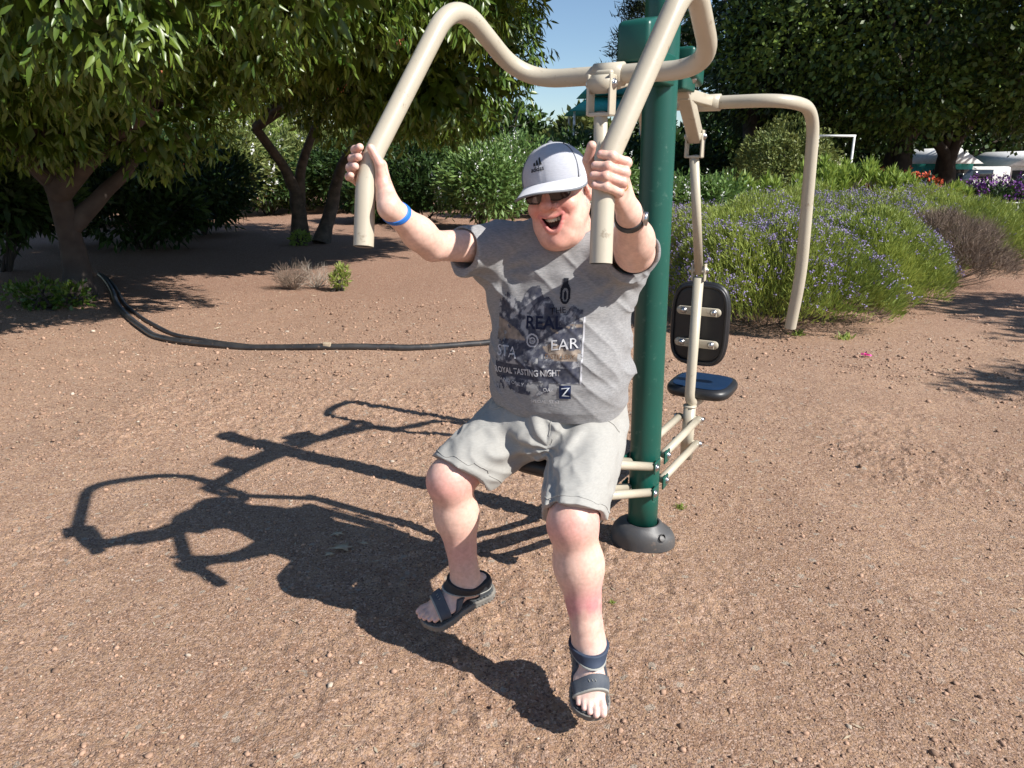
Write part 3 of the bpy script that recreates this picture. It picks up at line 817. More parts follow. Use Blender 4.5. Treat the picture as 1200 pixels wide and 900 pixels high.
# ---- teeth
M['teeth'] = pmat('teeth', (.70, .66, .55), .3, (.6, .55, .44), 60)
td = SDF()
for i in range(8):
    t = -1 + 2 * (i + .5) / 8
    td.ell(H(.025 * t, MOUTH['ys'](0, -.0615) - .0095 - .022 * t * t, -.0665 + .004 * t * t), np.array([.0040, .0030, .0068]) * hs, HB, .0012)
sdf_obj('teeth', td, .001, M['teeth'], man)
td = SDF(); td.ell(H(0, .072, -.092), np.array([.020, .020, .007]) * hs, HB); M['tongue'] = pmat('tongue', (.42, .12, .11), .4); sdf_obj('tongue', td, .0015, M['tongue'], man)

# ---- t-shirt
def fabric(name, c, c2, sc=900, attr=False, heather=True, bump=.3):
    m, n, b = newmat(name); L = n.links; tc = N(n, 'ShaderNodeTexCoord'); P = tc.outputs['Object']
    mp = N(n, 'ShaderNodeMapping'); mp.inputs['Scale'].default_value = (1, 1, 5.5); L.new(P, mp.inputs['Vector'])
    no = N(n, 'ShaderNodeTexNoise', Scale=75, Detail=5, Roughness=.75); L.new(mp.outputs[0], no.inputs['Vector'])
    mr = N(n, 'ShaderNodeMapRange'); mr.inputs[1].default_value = .36; mr.inputs[2].default_value = .62; L.new(no.outputs[0], mr.inputs[0])
    mx = N(n, 'ShaderNodeMix', data_type='RGBA'); L.new(mr.outputs[0], mx.inputs[0]); mx.inputs[6].default_value = (*c, 1); mx.inputs[7].default_value = (*c2, 1)
    out = mx.outputs[2]
    if attr:
        a = N(n, 'ShaderNodeVertexColor', layer_name='Col'); mm = N(n, 'ShaderNodeMix', data_type='RGBA', blend_type='MULTIPLY'); mm.inputs[0].default_value = 1
        L.new(out, mm.inputs[6]); L.new(a.outputs[0], mm.inputs[7]); out = mm.outputs[2]
    L.new(out, b.inputs['Base Color']); b.inputs['Roughness'].default_value = .9; b.inputs['Specular IOR Level'].default_value = .15
    b.inputs['Sheen Weight'].default_value = .12; b.inputs['Sheen Roughness'].default_value = .5
    n3 = N(n, 'ShaderNodeTexNoise', Scale=55, Detail=6, Roughness=.6); L.new(P, n3.inputs['Vector'])
    n4 = N(n, 'ShaderNodeTexNoise', Scale=sc, Detail=2); L.new(P, n4.inputs['Vector'])
    ad = N(n, 'ShaderNodeMath', operation='MULTIPLY_ADD'); L.new(n4.outputs[0], ad.inputs[0]); ad.inputs[1].default_value = .18; L.new(n3.outputs[0], ad.inputs[2])
    bp = N(n, 'ShaderNodeBump', Strength=bump, Distance=.004); L.new(ad.outputs[0], bp.inputs['Height']); L.new(bp.outputs[0], b.inputs['Normal']); return m
M['shirt'] = fabric('heather_jersey', (.31, .305, .305), (.205, .205, .208))
M['shorts'] = fabric('cotton_twill', (.36, .352, .328), (.31, .303, .282), 1200, bump=.18)
PROF = np.array([  # z, half width, front depth, back depth
    [.78, .205, .165, .14], [.84, .220, .188, .145], [.92, .227, .197, .145], [1.0, .221, .190, .14], [1.1, .206, .160, .135], [1.2, .198, .135, .13], [1.28, .185, .112, .12], [1.34, .150, .085, .10], [1.40, .085, .05, .07]])
def torso(grow=0.):
    def f(p):
        q = p - TC; x = q @ TS; y = q @ TF; z = q[:, 2]
        a = np.interp(z, PROF[:, 0], PROF[:, 1]) + grow; bf = np.interp(z, PROF[:, 0], PROF[:, 2]) + grow; bb = np.interp(z, PROF[:, 0], PROF[:, 3]) + grow
        b = np.where(y > 0, bf, bb)
        m = ((np.abs(x / a)) ** 2.3 + (np.abs(y / b)) ** 2.3) ** (1 / 2.3)
        d = (m - 1) * np.minimum(a, b) * .93
        return np.maximum(d, z - 1.41)
    return f
HEM = lambda p: .838 - .030 * np.clip((p - TC) @ TF / .18, -.6, 1) - .02 * np.clip((p - TC) @ TS / .2, -1, 1)
sh = SDF(); sh.fn(torso(), TC + UP * 1.08, .46, 0)
hemcut = lambda p: HEM(p) - p[:, 2]
sh.cap(shR + A3(.05, .0, -.01), shL - A3(.05, 0, .01), .072, .072, .05)
nk = H(0, -.045, -.155)
dR = nrm(elR - shR); dL = nrm(elL - shL); sR = shR + dR * .165; sL = shL + dL * .175
sh.cap(shR - dR * .03 - UP * .012, sR + dR * .02 - UP * .014, .080, .068, .055, cut=[(sR, dR)])
sh.cap(shL - dL * .03 - UP * .012, sL + dL * .02 - UP * .010, .084, .078, .055, cut=[(sL, dL)])
sh.cap(shR - UP * .05 + dR * .02, TC + UP * 1.12 - TS * .12, .07, .08, .05); sh.cap(shL - UP * .05 + dL * .02, TC + UP * 1.12 + TS * .12, .07, .08, .05)
sh.fn(hemcut, TC, 3, 0, 'i')
cutR = lambda p: np.where(np.linalg.norm(p - sR, axis=1) < .14, (p - sR) @ dR, -1.)
cutL = lambda p: np.where(np.linalg.norm(p - sL, axis=1) < .14, (p - sL) @ dL, -1.)
sh.fn(cutR, TC, 3, 0, 'i'); sh.fn(cutL, TC, 3, 0, 'i')
def folds(p):
    q = p - TC; x = q @ TS; y = q @ TF; z = q[:, 2]
    d = 0
    for (ax, az, sgn) in ((-.17, 1.24, 1), (.19, 1.24, -1)):       # folds radiating from the armpits
        dx = (x - ax) * sgn; dz = z - az; r = np.hypot(dx, dz) + 1e-4; th = np.arctan2(dz, dx)
        wob = vnoise(np.stack([x * 9, y * 4, z * 9], 1), 21)
        d = d + .0026 * np.sin(th * 7 + wob * 4.5) * np.exp(-((r - .10) / .11) ** 2) * sm(r, .01, .05)
    wob = vnoise(np.stack([x * 5, y * 5, z * 5], 1), 23)
    d = d + .0035 * np.sin(z * 75 + x * 14 * np.sign(x) + wob * 4) * np.exp(-((z - .93) / .07) ** 2) * sm(np.abs(x), .02, .16)
    d = d + .0060 * vnoise(np.stack([x * 7 + z * 4, y * 5, z * 15 - x * 13], 1), 24)
    rg = 1 - np.abs(vnoise(np.stack([x * 10 + z * 5, y * 6, z * 17 + x * 15], 1), 28)) * 2.2; d = d - .0042 * np.maximum(rg, 0) ** 2
    d = d * (.35 + .65 * sm(z, .84, .97))
    d = d + .0028 * vnoise(np.stack([x * 24 + z * 14, y * 14, z * 22 - x * 9], 1), 25)
    return d
sh.fn(folds, TC, 3, 0, 'd')
# openings
sh.cap(sR - dR * .10 - UP * .006, sR + dR * .1 - UP * .010, .056, .059, .004, 's'); sh.cap(sL - dL * .10, sL + dL * .1, .066, .070, .004, 's')
sh.cap(nk - HB[2] * .02 + A3(0, .0, -.02), nk + A3(-.01, -.01, .12), .067, .085, .006, 's')
sh.ell(TC + UP * .80, (.20, .165, .05), np.stack([TS, TF, UP]), .004, 's')
so, SV, SQ = sdf_obj('t_shirt', sh, .0032, M['shirt'], man, sm=1)
# hems: collar rib, sleeve hems
shF = SDF(); shF.P = sh.P
col = SDF()
CN = nrm(A3(-.10, -.42, .9)); CC = nk + A3(-.004, -.012, .012)
a_, b_, _ = frame(CN)
ring = [CC + .075 * (math.cos(t) * a_ + math.sin(t) * b_) * 1.0 for t in np.linspace(0, 2 * np.pi, 33)]
bv = BVHTree.FromPolygons([tuple(v) for v in SV], [tuple(int(i) for i in q) for q in SQ])
for p, q in zip(ring, ring[1:]): col.cap(p, q, .0075, .0075, .003)
sdf_obj('collar', col, .0022, M['shirt'], so)
for C_, d_, r_ in ((sR, dR, .078), (sL, dL, .082)):
    bd = SDF()
    for P_ in sh.P[:1]: pass
# ---- print
P0 = TC + UP * 1.075 - TS * .040
def onshirt(a, z, off):
    a *= 1.06; z *= 1.16
    o = P0 + TS * a + UP * z + TF * .6
    h = bv.ray_cast(Vector(o), Vector(-TF), 1.0)
    if h[0] is None: return None
    n_ = h[1] if h[1].dot(Vector(TF)) > 0 else -h[1]
    return np.array(h[0] + n_ * off)
M['print'] = pmat('ink_print', (1, 1, 1), .85, (.8, .8, .82), 90, attr=True, spec=.1)
def flat_shape(name, inside, a0, a1, z0, z1, step, off, colf):
    na, nz_ = int((a1 - a0) / step) + 1, int((z1 - z0) / step) + 1
    idx = -np.ones((na, nz_), int); V = []; C = []
    for i in range(na):
        for j in range(nz_):
            a, z = a0 + i * step, z0 + j * step
            p = onshirt(a, z, off)
            if p is None: continue
            idx[i, j] = len(V); V.append(p); C.append(colf(a, z))
    F = []
    for i in range(na - 1):
        for j in range(nz_ - 1):
            q = [idx[i, j], idx[i + 1, j], idx[i + 1, j + 1], idx[i, j + 1]]
            if min(q) >= 0 and inside(a0 + (i + .5) * step, z0 + (j + .5) * step): F.append(q)
    return mk(name, V, np.array(F), M['print'], so, smooth=True, col=np.array(C))
def n2(a, z, s, seed=50): return float(fbm(np.array([[a * s, z * s, 1.7]]), 3, seed)[0])
def prcol(a, z):
    v = n2(a, z, 75, 61) + .5 * n2(a, z, 22, 62); u_ = n2(a * .6 + z * .8, z, 26, 64)
    navy, mid, tan_, pale = A3(.04, .044, .068), A3(.12, .125, .15), A3(.28, .22, .17), A3(.36, .36, .37)
    f_ = .5 + .5 * n2(a, z, 160, 66)
    c = navy if v < .1 else mid if v < .5 else pale
    if z > -.06 and u_ > .25: c = tan_ * (1 + .4 * v)
    if z > .03: c = navy if v < -.05 else (mid if v < .35 else pale)
    if -.115 < z < -.078: c = navy
    return c * (1 - .3 * f_) + A3(.22, .22, .22) * .3 * f_
def prin(a, z):
    if a < -.125 or a > .125: return False
    e = n2(a, z, 60, 70)
    if z > .17 or z < -.155: return False
    if z > .055:   # ragged mountain like top with two birds / horn shapes
        top = .055 + .055 * max(0, 1 - abs(a + .035) / .08) + .045 * max(0, 1 - abs(a + .095) / .035) + .03 * n2(a, 0, 30, 71)
        return z < top and e > -.75
    if z < -.118: return a < .04 and e > -.1
    edge = min(a + .125, .125 - a)
    return e > -.85 + (.7 if edge < .008 else 0) - (z < -.07) * .3
flat_shape('shirt_print', prin, -.126, .126, -.16, .17, .0026, .0013, prcol)
def solid(c): return lambda a, z: A3(*c)
flat_shape('print_square', lambda a, z: True, .070, .106, -.158, -.120, .004, .0022, solid((.02, .03, .075)))
flat_shape('print_border', lambda a, z: n2(a, z, 90, 5) > -.5, .1255, .1305, -.118, .05, .0025, .0015, solid((.5, .5, .52)))
flat_shape('print_flask', lambda a, z: ((a - .072) / .015) ** 2 + ((z - .105) / .026) ** 2 < 1 and not ((a - .072) / .009) ** 2 + ((z - .102) / .017) ** 2 < 1 or (abs(a - .072) < .007 and .125 < z < .142), .05, .095, .07, .145, .002, .0018, solid((.02, .022, .03)))
flat_shape('print_flask', lambda a, z: ((a - .072) / .004) ** 2 + ((z - .100) / .012) ** 2 < 1, .05, .095, .07, .145, .002, .0018, solid((.02, .022, .03)))
flat_shape('print_emblem', lambda a, z: .0135 < math.hypot(a + .012, z + .014) < .0175 or .006 < math.hypot(a + .012, z + .014) < .0085, -.034, .01, -.036, .008, .0018, .0026, solid((.5, .5, .52)))
def text(s, a, z, size, color, rot=0., stretch=1., off=.0042, mapf=None, parent=None, bold=.0):
    cu = bpy.data.curves.new('txt', 'FONT'); cu.body = s; cu.size = size; cu.align_x = 'CENTER'; cu.align_y = 'CENTER'; cu.offset = bold; cu.resolution_u = 3
    o = bpy.data.objects.new('txt', cu); COL.objects.link(o); bpy.context.view_layer.update()
    me = bpy.data.meshes.new_from_object(o.evaluated_get(bpy.context.evaluated_depsgraph_get()))
    bpy.data.objects.remove(o); bpy.data.curves.remove(cu)
    V = np.array([v.co[:] for v in me.vertices]); me.calc_loop_triangles(); F = np.array([t.vertices[:] for t in me.loop_triangles]); bpy.data.meshes.remove(me)
    x = V[:, 0] * stretch; y = V[:, 1]; cr, sr = math.cos(rot), math.sin(rot)
    X, Y = a + x * cr - y * sr, z + x * sr + y * cr
    P = [(mapf or onshirt)(u_, v_, off) for u_, v_ in zip(X, Y)]
    if any(p is None for p in P): return
    return mk('lettering', P, F, M['print'], parent or so, col=np.tile(A3(*color), (len(P), 1)))
W_ = (.55, .55, .56); K_ = (.02, .02, .03)
text('THE', .055, .062, .022, K_, .12, 1.1)
text('REAL', .018, .030, .045, (.022, .026, .05), .04, 1.05, off=.003, bold=.0008)
text('EAR', .078, -.020, .037, W_, .10, 1.15)
text('DISTILLERY', .068, -.050, .0165, (.16, .09, .05), .02, 1.0)
text('STA', -.088, -.050, .040, W_, .0, .9)
text('ROYAL TASTING NIGHT', -.028, -.096, .0235, W_, .05, .78, bold=.0004)
text('AND ONLY', -.070, -.128, .0125, W_, -.06, 1.2); text('OAK', .040, -.136, .013, W_, 0, 1.1)
text('Z', .088, -.139, .032, (.55, .58, .62), 0, 1.1, off=.007)
text('SPECIAL  57/62', .030, -.168, .0115, W_, .03, 1.1)

# ---- shorts
so2 = SDF(); BT = np.stack([TS, TF, UP])
hc = (hipR + hipL) / 2
so2.ell(hc + UP * .04 + TF * .015, (.200, .160, .15), BT, .03)
so2.ell(hc + UP * .04 + TF * .04, (.175, .135, .12), BT, .06)
so2.cap(hc + UP * .02 - TS * .08, hc + UP * .02 + TS * .08, .125, .125, .05)
so2.ell(hc + TF * .13 - TS * .035 - UP * .015, (.10, .10, .085), BT, .07)
uR = nrm(knR - hipR); uL = nrm(knL - hipL); eR = hipR + uR * (np.linalg.norm(knR - hipR) - .045); eL = hipL + uL * (np.linalg.norm(knL - hipL) - .025)
cR = nrm(uR + A3(.15, 0, -.55)); cL = nrm(uL + A3(0, 0, -.55))
so2.cap(hipR + UP * .01, eR + uR * .08, .122, .094, .03, cut=[(eR, cR)]); so2.cap(hipL + UP * .01, eL + uL * .08, .122, .094, .03, cut=[(eL, cL)])
so2.cap(hipR + TF * .05 - UP * .0, eR - UP * .025, .085, .078, .04, cut=[(eR, cR)]); so2.cap(hipL + TF * .05, eL - UP * .02, .085, .075, .04, cut=[(eL, cL)])
def clip_leg(e, c_, u):
    return lambda p: np.where(np.linalg.norm(p - e, axis=1) < .19, (p - e) @ c_, -1.)
so2.fn(lambda p: np.where(((p - eR) @ TS < .09), (p - eR) @ cR, -1.), TC, 3, 0, 'i')
so2.fn(lambda p: np.where(((p - eL) @ TS > -.10), (p - eL) @ cL, -1.), TC, 3, 0, 'i')
def folds2(p):
    q = p - hc; x = q @ TS; y = q @ TF; z = q[:, 2]
    crotch = np.abs(x)
    th = np.arctan2(z + .03, crotch + .01); r = np.hypot(z + .03, crotch)
    d = .0062 * np.sin(th * 9 + 2.5 * vnoise(p * 8, 33)) * np.exp(-((r - .12) / .12) ** 2)
    d = d + .0085 * vnoise(np.stack([x * 5 * 1, y * 9 + z * 5, z * 12 + y * 10 - x * 6], 1), 34)
    d = d + .0080 * np.abs(vnoise(np.stack([x * 10, y * 16 + x * 14, z * 24 + x * 20], 1), 35)) - .002
    d = d + .0012 * vnoise(p * 45, 36)
    return d
so2.fn(folds2, TC, 3, 0, 'd')
so2.cap(eR - uR * .14, eR + uR * .1, .070, .082, .004, 's'); so2.cap(eL - uL * .14, eL + uL * .1, .070, .080, .004, 's')
sho, HV, HQ = sdf_obj('shorts', so2, .0034, M['shorts'], man, sm=1)
bvs = BVHTree.FromPolygons([tuple(v) for v in HV], [tuple(int(i) for i in q) for q in HQ])
def seam(name, pts, r, off=.0006, n=24):
    P = []
    pts = [np.array(p, float) for p in pts]
    for a, b in zip(pts, pts[1:]):
        for t in np.linspace(0, 1, n, endpoint=False):
            o_ = a + (b - a) * t; h_ = bvs.find_nearest(Vector(o_)); P.append(np.array(h_[0] + h_[1] * off))
    V, F = tube(P, r, 6); return mk(name, V, F, M['shorts'], sho, smooth=True)
seam('fly_seam', [hc + TF * .19 + UP * .10 + TS * .008, hc + TF * .21 + UP * .02 + TS * .008, hc + TF * .17 - UP * .06 + TS * .01], .0016)
for s_ in (-1, 1):
    seam('pocket_seam', [hc + TF * .16 + TS * s_ * .13 + UP * .09, hc + TF * .10 + TS * s_ * .21 + UP * .0], .0018)
    e_, c_, h_ = (eR, cR, hipR) if s_ < 0 else (eL, cL, hipL)
    a_, b_, _z = frame(c_); seam('hem_stitch', [e_ - c_ * .028 + .13 * (math.cos(t) * a_ + math.sin(t) * b_) for t in np.linspace(0, 2 * np.pi, 25)], .0012, n=5)

# ---- straps around limbs: shell of the body distance field cut by slabs
def shell(name, prims, slabs, t, h, mat, cenr, R, off=.0008, parent=man, extra=None):
    s_ = SDF()
    def f(p):
        d = body.ev(p, prims); d = np.maximum(d - t, off * 0 + (-d - .003))
        for (c, n, w_) in slabs: d = np.maximum(d, np.abs((p - c) @ n) - w_)
        if extra is not None: d = np.maximum(d, extra(p))
        return d
    s_.fn(f, cenr, R, 0); return sdf_obj(name, s_, h, mat, parent, sm=1, big=True)[0]
def near(c, R): return [P for P in body.P if np.linalg.norm(P[1] - np.asarray(c)) < P[2] + R + .03]
M['blue'] = pmat('blue_silicone', (.02, .16, .55), .5)
M['strap'] = pmat('watch_strap', (.03, .03, .032), .5); M['gold'] = pmat('gold', (.8, .55, .2), .3, metal=1)
fa = nrm(wrR - elR); wb = wrR - fa * .028
shell('wristband', near(wb, .06), [(wb, nrm(fa + A3(.35, 0, .0)), .0062)], .0024, .0013, M['blue'], wb, .055)
fa = nrm(wrL - elL); wb = wrL - fa * .022
wt = shell('watch', near(wb, .06), [(wb, fa, .010)], .0032, .0013, M['strap'], wb, .055)
oo = nrm(A3(.8, -.55, .1) - fa * (A3(.8, -.55, .1) @ fa)); m = MB(); m.add(*tube([wb + oo * .034, wb + oo * .0445], .017, 24)); m.build('watch_case', M['steel'], wt)
# ring on the ring finger
def Pf(fr, th, h, R): t = math.radians(th); return fr[0] + fr[1] * h + R * (math.cos(t) * fr[2] + math.sin(t) * fr[3])
ra, rb = Pf(frL, 20, -.011, .0545), Pf(frL, -12, -.011, .0525); rd = nrm(rb - ra); rc = ra * .35 + rb * .65
x_, y_, _ = frame(rd); V, F = tube([rc + .0122 * (math.cos(t) * x_ + math.sin(t) * y_) for t in np.linspace(0, 2 * np.pi, 30)], .0014, 8, cap=False); mk('ring', V, F, M['gold'], man, smooth=True)

# ---- sandals
M['sole'] = pmat('sandal_sole', (.20, .185, .16), .8, (.14, .13, .12), 30, .3, 300); M['midsole'] = pmat('sandal_footbed', (.045, .05, .055), .8)
M['strapg'] = pmat('sandal_strap', (.075, .085, .10), .75, (.05, .06, .08), 40, .3, 600); M['strapb'] = pmat('sandal_strap_dark', (.02, .022, .028), .7); M['trim'] = pmat('sandal_trim', (.33, .33, .30), .7); M['strapblue'] = pmat('blue_strap', (.03, .045, .08), .7)
def sandal(fr, m):
    O, f, l, n = fr
    def P(a, b, c): return O + f * a + l * b + n * c
    def foot2d(g=0):
        def d2(p):
            q = p - O; x = q @ f; y = q @ l; z = q @ n
            a = np.array([-.048, 0.]); b = np.array([.122, m * .002])
            h = np.clip(((x - a[0]) * (b[0] - a[0])) / ((b[0] - a[0]) ** 2), 0, 1)
            r = np.interp(h, [0, .3, .55, .8, 1], [.038, .034, .037, .050, .053]) + g
            return np.hypot(x - (a[0] + (b[0] - a[0]) * h), y - b[1] * h) - r, z
        return d2
    def solef(z0, z1, g):
        dd = foot2d(g)
        def F_(p):
            d, z = dd(p); z = z - .35 * np.clip(((p - O) @ f - .14), 0, 1) ; tr = .0015 * np.sign(np.sin(((p - O) @ f) * 520)) * (z < z0 + .008)
            a = d + tr * (d > -.01); b = np.abs(z - (z0 + z1) / 2) - (z1 - z0) / 2
            return np.minimum(np.maximum(a + .003, b + .003), 0) + np.linalg.norm(np.stack([np.maximum(a + .003, 0), np.maximum(b + .003, 0)]), axis=0) - .003
        return F_
    r = thing_sub('sandal')
    s = SDF(); s.fn(solef(-.030, -.004, .005), P(.04, 0, -.01), .16, 0); sdf_obj('sole', s, .0022, M['sole'], r)
    s = SDF(); s.fn(solef(-.006, .003, -.001), P(.04, 0, -.00), .16, 0); sdf_obj('footbed', s, .0022, M['midsole'], r)
    pr = near(P(.04, 0, .04), .14)
    up = lambda p: -((p - O) @ n) - .004
    nn = lambda a, c, b=0.: nrm(f * a + n * c + l * b)
    shell('toe_strap', pr, [(P(.104, 0, .03), nn(1, -.05, m * .10), .018)], .0075, .0018, M['strapg'], P(.10, 0, .03), .07, parent=r, extra=up)
    shell('strap_trim', pr, [(P(.1235, 0, .03), nn(1, -.05, m * .10), .0024)], .0086, .0012, M['trim'], P(.12, 0, .03), .07, parent=r, extra=up)
    shell('ankle_strap', pr, [(P(0, 0, .066), nn(-.38, 1), .0145)], .0080, .0018, M['strapblue' if m > 0 else 'strapb'], P(0, 0, .06), .09, parent=r)
    shell('strap_trim', pr, [(P(0, 0, .066) - nn(-.38, 1) * .016, nn(-.38, 1), .0022)], .0088, .0012, M['trim'], P(0, 0, .06), .09, parent=r)
    shell('heel_cup', pr, [(P(-.05, 0, .018), n, .022)], .0055, .0018, M['strapg'], P(-.04, 0, .02), .07, parent=r, extra=lambda p: (p - O) @ f + .02)
    for s_ in (-1, 1):
        shell('side_strap', pr, [(P(.060, s_ * .03, .02), nn(.80, .50), .0105)], .0066, .0016, M['strapg'], P(.055, s_ * .03, .02), .06, parent=r, extra=lambda p: np.maximum(np.maximum(up(p), ((p - O) @ n) - .050), .016 - s_ * ((p - O) @ l)))
    # stripes on the straps
    bb = near(P(.06, 0, .05), .12)
    for (fx, nz, dv) in ((.104, .09, f * .9 + l * .4),):
        for k in (-1, 0, 1):
            o = P(fx, .009 * k, nz); dd = nrm(A3(0, 0, -1) if fx > .1 else -f * .75 - n * .65) if False else -nrm(n + f * (.0 if fx > .1 else .6))
            q = o.copy()
            for _ in range(40): q = q + dd * max(float(body.ev(q[None], bb)[0]) - .0085, 0) * .9
            V, F = tube([q - nrm(dv) * .0045, q + nrm(dv) * .0045], .0009, 5); mk('strap_mark', V, F, M['trim'], r)
def thing_sub(name):
    o = bpy.data.objects.new(name, None); COL.objects.link(o); o.parent = man; return o
sandal(fwR, -1); sandal(fwL, 1)

# ---- cap
M['cap'] = fabric('cap_cloth', (.42, .43, .47), (.36, .37, .41), 1500, bump=.08); M['capw'] = fabric('cap_white', (.62, .62, .65), (.56, .56, .59), 1500, bump=.05); M['capg'] = pmat('cap_piping', (.17, .18, .2), .8)
CR = A3(.0905, .110, .102) * hs * 1.0
def gwob(th, ph): return .006 * math.sin(3 * th) * math.cos(ph) + .008 * math.sin(th * 2 + 1) * math.sin(2 * ph)
def capp(th, ph, g=0):       # th azimuth from front (towards +x), ph from rim to crown
    r = 1 + g
    x = math.sin(th) * math.cos(ph) * CR[0] * r; y = math.cos(th) * math.cos(ph) * CR[1] * r; z = math.sin(ph) ** .92 * CR[2] * r if ph > 0 else ph * CR[2]
    ridge = 0
    return HC + HB.T @ np.array([x, y, z]) + (HB[2] * .026 + HB[1] * (-.008)) * hs
RIM = math.radians(0)
nth, nph = 96, 26; V = []
for j in range(nph):
    ph = j / (nph - 1) * math.pi / 2 * .995
    for i in range(nth):
        th = 2 * math.pi * i / nth
        seam = min(abs(((th + math.pi / 6) % (math.pi / 3)) - math.pi / 6) / .03, 1)
        g_ = -.010 * (1 - seam) + gwob(th, ph)
        V.append(capp(th, ph - (0.12 if j == 0 else 0), g_))
j = np.arange(nth); k = (j + 1) % nth
Q = np.concatenate([np.stack([i * nth + j, i * nth + k, (i + 1) * nth + k, (i + 1) * nth + j], 1) for i in range(nph - 1)])
capo = mk('cap', V, Q, M['cap'], man, smooth=True)
md = capo.modifiers.new('thick', 'SOLIDIFY'); md.thickness = .0025; md.offset = -1
V, F = dome(capp(0, math.pi / 2), HB[2], .008, .005, 14); mk('top_button', V, F, M['capg'], capo, smooth=True)
# piping between front panel and side panels
for s in (-1, 1):
    V, F = tube([capp(s * (1.05 + .25 * t), t * 1.1, .006) for t in np.linspace(0, 1, 14)], .0016, 6); mk('piping', V, F, M['capg'], capo, smooth=True)
    V = [capp(s * (1.15 + .02 * i), .0 + .18 * q, .007) for i in range(30) for q in (0, 1)]
    i_ = np.arange(29) * 2; mk('side_band', V, np.stack([i_, i_ + 2, i_ + 3, i_ + 1], 1), M['capw'], capo, smooth=True)
# brim
nb_, nr_ = 48, 14; V = []; SP = math.radians(80)
def brim(s_, t, dz=0):
    th = s_ * SP
    p0 = np.array([math.sin(th) * CR[0] * 1.0, math.cos(th) * CR[1] * 1.0, .0])
    wv = math.cos(th / SP * math.pi / 2) ** .55 if abs(s_) < 1 else 0
    ext = .092 * hs * wv * t
    x, y = p0[0] * (1 + .12 * t * wv), p0[1] + ext
    z = -.010 * t * wv - 2.6 * (x * x) * (.25 + .75 * t) * .9 - .10 * ext
    q = np.array([x, y, z + dz])
    return HC + HB.T @ q + (HB[2] * .030 + HB[1] * (-.008)) * hs
for L_ in (0, -.004):
    for i in range(nb_ + 1):
        for jx in range(nr_ + 1): V.append(brim(-1 + 2 * i / nb_, jx / nr_, L_))
F = []; st = nr_ + 1; off_ = (nb_ + 1) * st
for i in range(nb_):
    for jx in range(nr_):
        a = i * st + jx; F.append([a, a + st, a + st + 1, a + 1]); a += off_; F.append([a, a + 1, a + st + 1, a + st])
    a = i * st + nr_; F.append([a, a + st, a + st + off_, a + off_])
br = mk('brim', V, np.array(F), M['capw'], capo, smooth=True)
V, F = tube([brim(-1 + 2 * i / 60, 1.0, -.002) for i in range(61)], .0034, 8); mk('brim_edge', V, F, M['capg'], br, smooth=True)
# three-bar emblem with small word below, on the front panel
def capmap(a, z, off):
    th = a / CR[1]; ph = z / CR[2]
    return capp(th, ph, .010 + gwob(th, ph) + off)
ebase_t, ebase_p = .012, .052
M['logo'] = pmat('logo_ink', (.015, .015, .018), .8)
for i, (x0, h_) in enumerate(((-.0195, .011), (-.0055, .019), (.0085, .027))):
    pts = []
    w_, sl_ = .0105, -.35
    poly = [(x0, 0), (x0 + w_, 0), (x0 + w_ - h_ * .5, h_), (x0 - h_ * .28, h_ * .82)]
    V = [capmap(ebase_t - .030 + a, ebase_p + z, 0) for a, z in [tuple((1 - v_) * ((1 - u_) * np.array(poly[0]) + u_ * np.array(poly[1])) + v_ * ((1 - u_) * np.array(poly[3]) + u_ * np.array(poly[2]))) for v_ in np.linspace(0, 1, 8) for u_ in np.linspace(0, 1, 5)]]
    ib = np.array([[r_ * 5 + c_, r_ * 5 + c_ + 1, r_ * 5 + c_ + 6, r_ * 5 + c_ + 5] for r_ in range(7) for c_ in range(4)]); mk('emblem_bar', V, ib, M['logo'], capo)
tx = text('adidas', 0, 0, .0195, (.015, .015, .018), 0, 1.15, off=0, mapf=lambda a, z, o: capmap(ebase_t - .032 + a, ebase_p - .0105 + z, 0), parent=capo, bold=.0003)

# ---- sunglasses
M['lens'] = pmat('sunglass_lens', (.03, .012, .012), .08, spec=.6); M['frame'] = pmat('glasses_frame', (.025, .012, .012), .3)
gl_ = thing_sub('sunglasses')
def gp(x, z, o=0): return H(x, .107 - 5.2 * x * x + o - .0 * z, z)
for s in (-1, 1):
    n = 40; rim = []; V = []
    for i in range(n):
        t = 2 * math.pi * i / n; x = s * .0345 + .0275 * math.copysign(abs(math.cos(t)) ** .75, math.cos(t)); z = .0015 + .0205 * math.copysign(abs(math.sin(t)) ** .7, math.sin(t))
        if math.cos(t) * s > 0: z = .0045 + (z - .0045) * .92
        rim.append((x, z))
    cx, cz = s * .0345, .003
    for rr in (1, .66, .33):
        for (x, z) in rim: V.append(gp(cx + (x - cx) * rr, cz + (z - cz) * rr, .0015 * (1 - rr)))
    V.append(gp(cx, cz, .0015)); j = np.arange(n); k = (j + 1) % n
    mk('lens', V, [np.concatenate([np.stack([i * n + j, i * n + k, (i + 1) * n + k, (i + 1) * n + j], 1) for i in range(2)]), np.stack([2 * n + j, 2 * n + k, np.full(n, 3 * n)], 1)], M['lens'], gl_, smooth=True)
    V, F = tube([gp(x, z) for x, z in rim + rim[:1]], .0019, 8, cap=False); mk('frame_rim', V, F, M['frame'], gl_, smooth=True)
    V, F = tube([gp(s * .061, .012), H(s * .076, .07, .012), H(s * .083, .02, .012), H(s * .085, -.01, .010)], .0022, 8); mk('temple', V, F, M['frame'], gl_, smooth=True)
V, F = tube([gp(-.009, .008), gp(0, .0115, .003), gp(.009, .008)], .0019, 8); mk('bridge', V, F, M['frame'], gl_, smooth=True)

